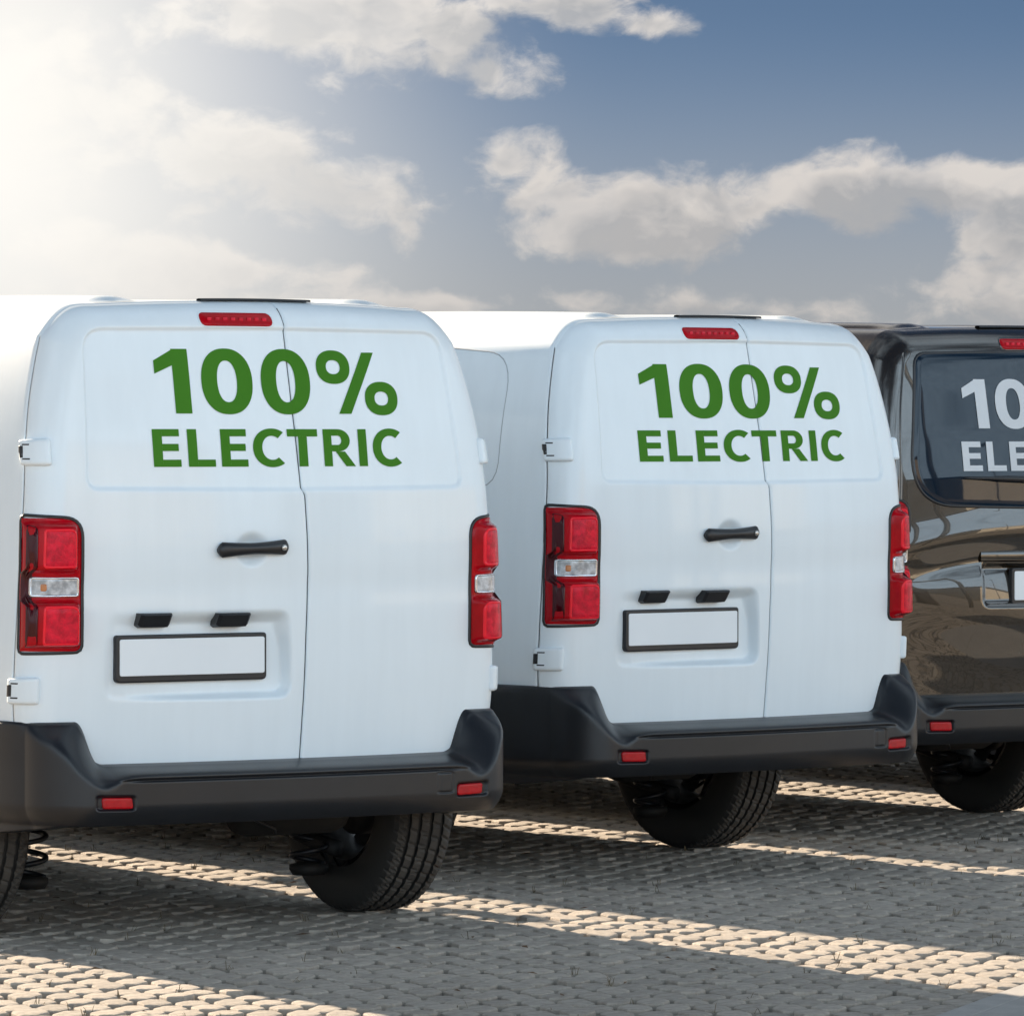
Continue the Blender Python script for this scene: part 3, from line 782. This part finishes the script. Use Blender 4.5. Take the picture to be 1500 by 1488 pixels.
def number_plate(door, xc, zc, ysurf):
    e = bpy.data.objects.new('number_plate', None); link(e, door)
    # plane tangent to the recess
    w, h = .244, .0540
    yl, yr = ysurf(xc-w), ysurf(xc+w)
    def pl(p, q, d): return np.stack([p, yl+(yr-yl)*(p-(xc-w))/(2*w)-d+.0*q, q], -1)
    rp = resample(round_poly([(xc-w-.012, zc+h+.012), (xc+w+.008, zc+h+.012), (xc+w+.008, zc-h-.020), (xc-w-.012, zc-h-.020)], [.010, .010, .016, .016], 6), 240)
    patch('plate_frame', rp, [(0, -.004), (0, .012), (.002, .015), (.006, .015)], pl, M['trim'], e, fill=(.9, .5), flip=False)
    rp = resample(round_poly([(xc-w, zc+h), (xc+w, zc+h), (xc+w, zc-h), (xc-w, zc-h)], .006, 5), 240)
    patch('plate', rp, [(0, .0150), (.0006, .0170), (.002, .0170)], pl, M['plate'], e, fill=(.5,), flip=False)
    return e
def plate_lamp(door, x0, x1, z1, z0):
    ya = float(S_van(np.array((x0+x1)/2), np.array(z1-.004))); mb = MB()
    n = 5; pr = [(0.02, z1), (-.030, z1-.002), (-.036, z1-.008), (-.012, z0), (.03, z0-.004)]
    P = []
    for i, xx in enumerate((x0-.012, x0, x1-.006, x1)):
        k = 1.0 if 0 < i < 3 else .82
        P.append([(xx, ya+(y+.02)*k-.02+.010, z1+(z-z1)*k) for y, z in pr])
    P = np.array(P); mb.grid(P, wrap=True, flip=True); m = len(pr)
    mb.f.append(tuple(range(m))); mb.f.append(tuple(range(4*m-1, 3*m-1, -1)))
    o = mb.build('plate_lamp', M['trim'], door, False); return o
def brake_lamp(parent, x0, x1, zc):
    e = bpy.data.objects.new('brake_lamp', None); link(e, parent)
    f = on_rear(S0)
    rp = resample(round_poly([(x0, zc+.021), (x1, zc+.021), (x1, zc-.021), (x0, zc-.021)], .0195, 6), 60)
    patch('lamp_surround', rp, [(-.005, -.003), (-.003, .003), (.001, .002)], f, M['white'] if parent.get('dark') is None else M['dark'], e, closed_center=False)
    patch('lamp_lens', rp, [(0, .001), (.002, .005), (.006, .007)], f, M['lens'], e, fill=(.8, .5, .2))
    xa = np.linspace(x0+.03, x1-.03, 8)
    mb = MB()
    for i, xx in enumerate(xa):
        yy = float(S0(np.array(xx), np.array(zc)))-.0085; mb.box(xx-.007, xx+.007, yy-.001, yy+.004, zc-.005, zc+.006, .0012)
    mb.build('lamp_led', M['lensmid'], e)
    return e
def reflector(bumper, sgn):
    def f(p, q, h):
        X, Y, nx, ny = plan_pt(p); k = h-.0125
        return np.stack([sgn*(X+nx*k), Y+ny*k, q], -1)
    rp = round_poly([(.556, .4510), (.652, .4530), (.648, .4200), (.552, .4180)], .008, 5)
    return patch('reflector', resample(rp, 60), [(0, -.004), (.001, .003), (.004, .004)], f, M['reflector'], bumper, fill=(.7, .4), flip=sgn < 0)
def coil_spring(root, x, y):
    t = np.linspace(0, 4.2*2*math.pi, 140); mb = MB()
    mb.tube(np.stack([x+.055*np.cos(t), y+.055*np.sin(t), .150+.28*t/t[-1]], -1), .0085, 8)
    mb.build('coil_spring', M['trim'], root)
    mb = MB(); a = np.linspace(0, 2*math.pi, 24, endpoint=False)
    mb.grid(np.stack([np.stack([x+r*np.cos(a), y+r*np.sin(a), np.full(24, z)], -1) for r, z in ((.001, .115), (.052, .118), (.062, .135), (.062, .150), (.03, .158), (.001, .16))]), wrap=True)
    mb.build('spring_seat', M['under'], root)

def running_gear(root, L, wy):
    for x, y, s in ((-.742, wy, -1), (.742, wy, 1), (-.742, wy+3.0, -1), (.742, wy+3.0, 1)): wheel(root, x, y, s)
    coil_spring(root, -.43, wy+.06); coil_spring(root, .56, wy+.05)
    mb = MB(); mb.tube([(-.62, wy, .335), (-.3, wy, .385), (.3, wy, .385), (.62, wy, .335)], .035, 12); mb.build('axle_beam', M['under'], root)
    for s in (-1, 1):
        mb = MB(); t = np.linspace(0, 1, 12); mb.tube(np.stack([s*(.64-.16*t), wy+.62*t, .20+.20*t**1.3], -1), .026, 10); mb.build('trailing_arm', M['under'], root)
    mb = MB(); a = np.linspace(0, 2*math.pi, 24, endpoint=False)
    P = np.stack([np.stack([np.full(24, xx), wy-.28+r*.75*np.cos(a), .375+r*np.sin(a)], -1) for xx, r in ((.10, .001), (.10, .085), (.14, .10), (.44, .10), (.48, .085), (.48, .001))])
    mb.grid(P, wrap=True)
    mb.build('rear_silencer', M['steel'] if False else M['under'], root)
    mb = MB(); mb.tube([(.0, wy-.36, .345), (.12, wy-.36, .335), (.20, wy-.36, .300), (.20, wy-.36, .285)], .005, 8); mb.build('towing_eye_bracket', M['trim'], root)
def roof_parts(root, paint, dark=False):
    mb = MB()
    x = np.linspace(-.190, .190, 21); P = []
    for dy, dz in ((-.004, 0), (-.002, .0065), (.010, .0075), (.022, .006), (.024, -.004)):
        zt = ZT(x/W(1.89)); P.append(np.stack([x, .228+.02*x*x*4+dy, zt+.001+dz], -1))
    P = np.array(P); mb.grid(P, flip=False)
    m = 21
    mb.build('roof_seal', M['trim'], root)
    for sg in (-1, 1):
        y = np.concatenate([np.linspace(.30, .52, 16), np.linspace(.6, 3.0, 24)])
        w = np.linspace(-1, 1, 15); G = []
        for yy in y:
            ramp = float(sstep(np.array(yy), .30, .37)); hw = .060+.030*(1-float(sstep(np.array(yy), .30, .5)))
            xx = sg*(.44)+w*hw; zt = ZT(xx/W(1.88)); hgt = float(roof_h(np.array(yy)))
            z = .9+(zt-.9)*(hgt-.9)/1.005
            G.append(np.stack([xx, np.full(15, yy), z+.0180*ramp*(1-w**2)**.75+(.0005 if abs(1) else 0)-.002*(w**6)], -1))
        grid_obj('roof_rib', np.array(G), paint, root, flip=True)
def cab_parts(root, L, paint):
    for sg in (-1, 1):
        mb = MB(); mb.box(sg*.95-.07, sg*.95+.07, L-1.36, L-1.28, 1.08, 1.30, .03); mb.box(sg*.84-.08, sg*.84+.08, L-1.34, L-1.31, 1.10, 1.15)
        mb.build('door_mirror', M['plastic'], root)
    G = []
    for f in np.linspace(.06, .94, 10):
        y = L-1.62+.82*f; z = 1.942*(1-f)+1.16*f
        xx = np.linspace(-1, 1, 13)*(.60+.10*f); G.append(np.stack([xx, np.full(13, y+.03-.05*(xx/.7)**2*1), z+.012-.03*(xx/.7)**2], -1))
    grid_obj('windscreen', np.array(G), M['glass'], root, flip=True)

def make_van_parts(root, L, wy, paint):
    """everything but the rear face"""
    build_body(paint, root, L, wy); running_gear(root, L, wy); roof_parts(root, paint); cab_parts(root, L, paint)
    bump = grid_obj('bumper', bumper_grid(wy-.385), M['plastic'], root)
    for s in (-1, 1): reflector(bump, s)
    for s in (-1, 1): taillight(root, s)
    return bump

# panel van with two rear doors
door_l = door_r = None
def panel_van(root, L, wy, text):
    global door_l, door_r
    make_van_parts(root, L, wy, M['white'])
    zero = lambda x, z: relief_van(x, z)
    if door_l is None:
        door_l = grid_obj('rear_door', door_grid(-.9985, None, XS, -1, 210, 300, zero), M['white'], root)
        door_r = grid_obj('rear_door', door_grid(None, .9985, XS, 1, 180, 300, zero), M['white'], root)
        a, c = door_l, door_r
    else:
        a = link(bpy.data.objects.new('rear_door', door_l.data), root); c = link(bpy.data.objects.new('rear_door', door_r.data), root)
    zz = np.linspace(.52, 1.88, 60); mb = MB()
    mb.tube(np.stack([XS(zz), S0(XS(zz), zz)+relief_van(XS(zz), zz)+.0125, zz], -1), .0055, 6); mb.build('gap_shade_strip', M['gap'], root)  # dark tube puts the shade of the split between the doors into colour
    a['label'] = 'wide rear door with the handle and the plate recess'; c['label'] = 'narrow plain rear door'
    door_handle(a)
    number_plate(a, -.302, .853, lambda x: .0925)
    plate_lamp(a, -.478, -.384, .984, .941); plate_lamp(a, -.224, -.128, .981, .939)
    brake_lamp(a, -.236, .008, 1.848)
    for zc in (1.456, .760):
        hinge(a, -1, zc); hinge(c, 1, zc)
    # blank side window: a grey line carries the shading of its pressed edge
    for sg in (-1, 1):
        rp = resample(round_poly([(.455, 1.775), (.455, 1.33), (1.35, 1.31), (1.42, 1.30), (1.42, 1.80), (.80, 1.800)], [.15, .10, .02, .05, .05, .25], 10), 90)
        def side(p, q, h):
            z0 = .9+(q-.9)*1.005/(roof_h(p)-.9); dw = (W(z0+.004)-W(z0-.004))/.008; nx = 1/np.sqrt(1+dw*dw)
            t = np.maximum(p-S0(-W(z0), z0)-.0095, 0)
            return np.stack([sg*(W(z0)+nx*side_out(t)+h), p, q], -1)
        pts = side(np.append(rp[:, 0], rp[0, 0]), np.append(rp[:, 1], rp[0, 1]), -.0022)
        mb = MB(); mb.tube(pts, .0034, 6, cap=False); mb.build('seam_shade_line', M['seam'], root)
    return a, c

def van_root(name, pos, yaw, label, cat, group):
    e = bpy.data.objects.new(name, None); link(e); e.location = (pos[0], pos[1], 0); e.rotation_euler = (0, 0, yaw); e.empty_display_size = .3
    return tag(e, label, cat, group)
GV = 'vans parked side by side'
v1 = van_root('panel_van', (0, 0), 0, 'nearest white panel van at the left, green lettering, rear half out of the left edge', 'van', GV)
v2 = van_root('panel_van', (2.52701377, 1.16170892), .125603, 'white panel van with green lettering between the nearest van and the dark van', 'van', GV)
v3 = van_root('passenger_van', (4.52262699, 2.0928185), .0914855, 'dark bronze van with tinted rear window and white lettering', 'van', GV)
panel_van(v1, 4.95, .82, 1)
make_lettering('lettering', S_letter, -.424, .434, 1.568, 1.762, 1.411, 1.522, M['green'], v1, x0a=-.402, x1a=.449)
panel_van(v2, 5.30, 1.18, 2)
make_lettering('lettering', S_letter, -.479, .463, 1.561, 1.745, 1.414, 1.519, M['green'], v2, x0a=-.451, x1a=.480)

# dark van: tailgate with a big window
v3['dark'] = 1
make_van_parts(v3, 5.30, 1.18, M['dark'])
REC3 = round_poly([(-.335, 1.035), (.335, 1.035), (.345, .860), (-.345, .860)], .04)
def relief3(x, z):
    r = np.zeros_like(x)
    # shoulder under the window, hollow below it running out towards the corners, full curve above the bumper
    zc = z+.16*x*x
    r += -.013*np.exp(-((zc-1.16)/.055)**2)+.013*np.exp(-((zc-1.05)/.040)**2)*sstep(np.abs(x), .74, .50)-.026*np.exp(-((z-.83+.10*x)/.15)**2-(x/.62)**2)
    r += .0022*np.sin(9*x+5*z)*np.sin(11*z-4*x)*sstep(z, 1.25, 1.1)
    m = (np.abs(x) < .42) & (z > .80) & (z < 1.1)
    if m.any(): r[m] += .022*sstep(-sdf(x[m], z[m], REC3)/.03, 0, 1)
    d = np.abs(np.abs(x)/W(z)-.872); r += .006*np.exp(-(d*.8/.0028)**2)*(z < 1.80)
    return r
def door_grid3():
    u = np.concatenate([np.linspace(-.9985, -.90, 20), np.linspace(-.895, -.85, 22), np.linspace(-.84, .84, 190), np.linspace(.85, .895, 22), np.linspace(.90, .9985, 20)])
    v = np.concatenate([np.linspace(0, .985, 250), [.988, .992, .995, .998, 1]])
    Ug, Vg = np.meshgrid(u, v); z = ZB+Vg*(ZT(Ug)-ZB); x = Ug*W(z)
    y = S0(x, z)+relief3(x, z); d = np.minimum(poly_dist(x, z, OUT), 1); y = y+.005*(1-np.clip(d, 0, .008)/.008)**2
    P = np.stack([x, y, z], -1); sk = P[-1:].copy(); sk[..., 1] += .028; P = np.concatenate([P, sk])
    L = P[:, :1].copy(); L[..., 1] += .028; Rr = P[:, -1:].copy(); Rr[..., 1] += .028
    return np.concatenate([L, P, Rr], 1)
gate = grid_obj('tailgate', door_grid3(), M['dark'], v3)
gate['dark'] = 1
S3 = lambda x, z: S0(np.asarray(x, float), np.asarray(z, float))+relief3(np.asarray(x, float), np.asarray(z, float))*sstep(np.asarray(z, float), 1.32, 1.16)
GL = resample(round_poly([(-.572, 1.806), (0, 1.818), (.572, 1.806), (.668, 1.242), (0, 1.228), (-.668, 1.242)], [.06, .3, .06, .19, .3, .19], 14), 220)
patch('window_seal', GL, [(-.004, -.004), (-.003, .003), (.004, .004), (.006, .003)], on_rear(S3), M['trim'], gate, closed_center=False)
patch('rear_window', GL, [(.004, .002), (.006, .0036), (.03, .0040)], on_rear(S3), M['glass'], gate, fill=tuple(np.linspace(.95, .06, 16)))
make_lettering('lettering', S3, -.415, .455, 1.527, 1.712, 1.369, 1.478, M['whitevinyl'], gate, off=.0062, x0a=-.389, x1a=.470)
# wiper
mb = MB(); xw = np.linspace(-.42, .10, 26); zw = 1.343-.033*(xw+.42)
mb.tube(np.stack([xw, S3(xw, zw)-.016-.014*sstep(xw, -.4, -.1), zw+.004*np.sin(np.linspace(0, 3, 26))], -1), np.interp(xw, [-.42, -.30, -.25, .1], [.003, .007, .011, .013]), 8)
mb.build('wiper', M['trim'], gate)
number_plate(gate, .062, .942, lambda x: float(Y0(.94))+.13*x*x+.026-.02)
mb = MB(); xx = np.linspace(-.335, .335, 30)
mb.grid(np.array([np.stack([xx, S3(xx, np.full(30, z))*0+Y0(1.05)+.13*xx*xx+.012-d, np.full(30, z)], -1) for z, d in ((1.074, .002), (1.073, .010), (1.066, .014), (1.040, .014), (1.032, .008), (1.034, -.01))]), flip=True)
mb.build('tailgate_trim', M['dark'], gate)
brake_lamp(gate, -.161, .09, 1.842)

# ------------------------------------------------------------------ fourth van, beyond the right edge: its shadow falls into the picture
v4 = copy_tree(v2); v4.location = (6.75, 3.05, 0); v4.rotation_euler = (0, 0, .08)
v4['label'] = 'white panel van standing on the far side of the dark van'

# ------------------------------------------------------------------ ground: concrete pavers, sand joints, kerb
gs = MB(); gs.add([(-400, -400, -.032), (400, -400, -.032), (400, 400, -.032), (-400, 400, -.032)], [(0, 1, 2, 3)])
def paved_ground():
    m = M['ground'] = bpy.data.materials.new('paved_ground'); m.use_nodes = True; t = m.node_tree; q = NB(t); bs = t.nodes['Principled BSDF']
    tc = q.n('ShaderNodeTexCoord'); vo = q.n('ShaderNodeTexVoronoi', feature='DISTANCE_TO_EDGE'); t.links.new(tc.outputs['Object'], vo.inputs['Vector']); vo.inputs['Scale'].default_value = 8
    vc = q.n('ShaderNodeTexVoronoi'); t.links.new(tc.outputs['Object'], vc.inputs['Vector']); vc.inputs['Scale'].default_value = 8
    f = q.smooth(vo.outputs['Distance'], .02, .10)
    sp = q.n('ShaderNodeSeparateColor'); t.links.new(vc.outputs['Color'], sp.inputs[0])
    stone_c = q.mix(sp.outputs[0], (.36, .315, .265, 1), (.48, .425, .36, 1))
    t.links.new(q.mix(f, (.12, .105, .085, 1), stone_c), bs.inputs['Base Color']); bs.inputs['Roughness'].default_value = .92
    bp = q.n('ShaderNodeBump'); bp.inputs['Strength'].default_value = .8; bp.inputs['Distance'].default_value = .02; t.links.new(f, bp.inputs['Height']); t.links.new(bp.outputs[0], bs.inputs['Normal'])
    return m
ground = structure(gs.build('ground', paved_ground(), None, False))
_F = np.array([math.sin(PSI), math.cos(PSI)]); _Rt = np.array([math.cos(PSI), -math.sin(PSI)])
HW, HD = .051, .140
LAa = _Rt*HW-_F*HD; LBb = _Rt*HW+_F*HD; _L = _F; _Pn = _Rt
CELL = np.array([_Rt*x+_F*y for x, y in ((.0485, -.007), (.0485, .007), (.0240, .074), (-.0240, .074), (-.0485, .007), (-.0485, -.007), (-.0240, -.074), (.0240, -.074))])
def stone(rng):
    c = CELL.copy()+rng.normal(0, .0016, CELL.shape)
    def ins(d): return inset_poly(c, d)
    k = len(c); r0, r1, r2, r3 = ins(.0022), ins(.0026), ins(.0050), ins(.016)
    V = [(*p, -.045) for p in r0]+[(*p, -.004) for p in r1]+[(*p, -.0006) for p in r2]+[(*p, .0009) for p in r3]+[(0, 0, .0014)]
    F = []
    for a in range(3): F += [(a*k+j, a*k+(j+1) % k, (a+1)*k+(j+1) % k, (a+1)*k+j) for j in range(k)]
    F += [(3*k+j, 3*k+(j+1) % k, 4*k) for j in range(k)]
    return np.array(V), F
rng = np.random.default_rng(3)
variants = [stone(rng) for _ in range(8)]
KP = np.array([.366, -2.665]); KD = np.array([.7985, .602]); KN = np.array([.602, -.7985])
fwd = np.array([math.sin(PSI), math.cos(PSI)]); rgt = np.array([math.cos(PSI), -math.sin(PSI)]); cxy = np.array(cam.location[:2])
spots = []
for i in range(-160, 161):
    for j in range(-160, 161):
        p = i*LAa+j*LBb; q = p-cxy; d = q@fwd
        if d < 9.5 or d > 30: continue
        px = 750+8000.5*(q@rgt)/d; py = 744-8000.5*(-1.5134/d+PITCH)
        if not (-1000 < px < 2300 and 1085 < py < 1900): continue
        if (p-KP)@KN > .01: continue
        spots.append((d, p, (-30 < px < 1530 and py < 1500)))
from mathutils.geometry import convex_hull_2d
_pts = [Vector(q[1]) for q in spots]; _h = [_pts[i] for i in convex_hull_2d(_pts)]
bs_ = mesh_obj('bedding_sand', [(p.x, p.y, -.029) for p in _h], [tuple(range(len(_h)))], M['soil'], ground, False); bs_['kind'] = 'stuff'
spots.sort(key=lambda s: (not s[2], s[0]))
pm = []
for k, (V, F) in enumerate(variants):
    o = mesh_obj('paver', V, F, M['paver'], ground, smooth=False); pm.append(o.data); bpy.data.objects.remove(o)
bigV, bigF, nb = [], [], 0
for idx, (d, p, vis) in enumerate(spots):
    k = int(rng.integers(8)); tx, ty = rng.normal(0, .020, 2); dz = rng.normal(0, .0022); flip = rng.random() < .5
    if idx < 300:
        o = bpy.data.objects.new('paver', pm[k]); link(o, ground)
        o.location = (p[0], p[1], dz-.001); o.rotation_euler = (tx, ty, math.pi if flip else 0)
    else:
        V, F = variants[k]; X = V.copy()
        if flip: X[:, :2] *= -1
        X[:, 2] += dz-.001+X[:, 1]*tx-X[:, 0]*ty; X[:, :2] += p
        bigV.append(X); bigF += [tuple(a+nb for a in f) for f in F]; nb += len(X)
st = mesh_obj('paver_field', np.concatenate(bigV), bigF, M['paver'], ground, smooth=False); st['kind'] = 'stuff'
# kerb along the lower right: flush concrete stones, then a slab
pav = bpy.data.objects.new('pavement', None); link(pav); structure(pav)
def strip(name, n0, n1, s0, s1, z, mat):
    mb = MB(); mb.box(s0+.0012, s1-.0012, n0, n1, z-.12, z, .004)
    o = mb.build(name, mat, pav, False)
    o.location = (KP[0], KP[1], 0); o.rotation_euler = (0, 0, math.atan2(KD[1], KD[0]) ); return o
# local y axis of the strip points away from the camera, so the near side is negative
for k in range(-6, 7): strip('kerb_stone', -.088, 0, k*1.0+.31, k*1.0+1.31, .003, M['concrete'])
for k in range(-6, 7): strip('paving_slab', -1.29, -.090, k*1.2-.2, k*1.2+1.0, .0025, M['concrete'])

# ------------------------------------------------------------------ what stands behind the camera (seen in the paint and the glass)
M['wall'] = material('beige_render', (.48, .40, .30), .85, vary=.12, vscale=.5, bump=.2, bscale=20)
M['wall2'] = material('cream_cladding', (.62, .57, .48), .7, vary=.08, vscale=.4)
M['roofing'] = material('dark_roofing', (.06, .055, .05), .7, vary=.2)
M['pole'] = material('galvanised_pole', (.10, .10, .10), .5, metallic=.5, vary=.2)
def building(name, x0, x1, y0, y1, h, mat, label, nwin, rows):
    e = bpy.data.objects.new(name, None); link(e); e.location = ((x0+x1)/2, y1, 0); tag(e, label, 'building')
    cx = (x0+x1)/2
    mb = MB(); mb.box(x0-cx, x1-cx, y0-y1, 0, 0, h); mb.build('wall', mat, e, False)
    mb = MB(); mb.box(x0-cx-.3, x1-cx+.3, y0-y1-.3, .3, h+.002, h+.5); mb.build('roof', M['roofing'], e, False)
    for r in range(rows):
        for k in range(nwin):
            xw = x0-cx+(x1-x0)*(k+.5)/nwin; zw = 1.2+r*3.4
            mb = MB(); mb.box(xw-.8, xw+.8, .004, .05, zw, zw+1.5); w = mb.build('window', M['glass'], e, False)
            mb = MB(); mb.box(xw-.9, xw+.9, .004, .10, zw-.12, zw-.004); mb.build('window_sill', M['wall2'], w, False)
    return e
building('warehouse', 2, 18, -62, -44, 13, M['wall'], 'tall beige rendered warehouse behind the photographer', 3, 1)
building('depot', 34, 66, -60, -40, 7.5, M['wall2'], 'long cream clad depot building behind the photographer', 4, 1)
def lamp_post(x, y, h, label):
    e = bpy.data.objects.new('lamp_post', None); link(e); e.location = (x, y, 0); tag(e, label, 'lamp post', 'lamp posts of the car park')
    mb = MB(); mb.tube([(0, 0, 0), (0, 0, h*.5), (0, 0, h)], [.09, .07, .05], 12); mb.build('pole', M['pole'], e)
    mb = MB(); mb.box(-.15, .15, -.9, .1, h, h+.12, .03); mb.build('lamp_head', M['pole'], e)
lamp_post(7.3, -4.6, 9, 'unseen post added for a dark line reflected in the rear window')  # this post and the next are added only for their dark reflections
lamp_post(8.6, -5.4, 9, 'second unseen post added for its dark reflection in the rear window')
lamp_post(24, -21, 8, 'grey lamp post in front of the cream depot')
lamp_post(11, -30, 8, 'grey lamp post in front of the beige warehouse')

# ------------------------------------------------------------------ dry weeds, twigs and leaves in the joints
M['weed'] = material('dry_weed', (.16, .12, .06), .9, vary=.5, vscale=20)
M['leaf'] = material('fallen_leaf', (.14, .075, .035), .8, vary=.4, vscale=30)
rw = np.random.default_rng(11); mb = MB()
for k in range(150):
    d, p, vis = spots[int(rw.integers(0, 1500))]
    p = p+_Pn*.05*rw.choice([-1, 1])+_L*rw.uniform(-.09, .09)
    for j in range(int(rw.integers(2, 6))):
        a = rw.uniform(0, 6.28); h = rw.uniform(.006, .030); l = rw.uniform(.005, .035); c, sn = math.cos(a), math.sin(a)
        b0 = np.array([p[0]+rw.normal(0, .008), p[1]+rw.normal(0, .008), -.004]); m1 = b0+np.array([c*l*.5, sn*l*.5, h*.8]); e1 = b0+np.array([c*l, sn*l, h]); w = np.array([-sn, c, 0])*.0012
        mb.add([b0-w, b0+w, m1+w*.8, m1-w*.8, e1], [(0, 1, 2, 3), (3, 2, 4)])
o = mb.build('dry_weeds', M['weed'], None, False); tag(o, 'thin dry weeds and blades growing in the paving joints', 'weeds', kind='stuff')
mb = MB()
for k in range(90):
    d, p, vis = spots[int(rw.integers(0, 1800))]; p = p+rw.normal(0, .05, 2); a = rw.uniform(0, 6.28); L_ = rw.uniform(.010, .028); W_ = L_*rw.uniform(.15, .5)
    t = np.array([math.cos(a), math.sin(a), 0]); u_ = np.array([-t[1], t[0], 0]); z = np.array([0, 0, 1.]); q = np.array([p[0], p[1], .004])
    mb.add([q-t*L_, q-u_*W_+z*rw.uniform(.001, .008), q+t*L_+z*.004, q+u_*W_+z*rw.uniform(.001, .006)], [(0, 1, 2), (0, 2, 3)])
o = mb.build('leaf_litter', M['leaf'], None, False); tag(o, 'small brown leaves and twigs scattered on the paving', 'leaf litter', kind='stuff')
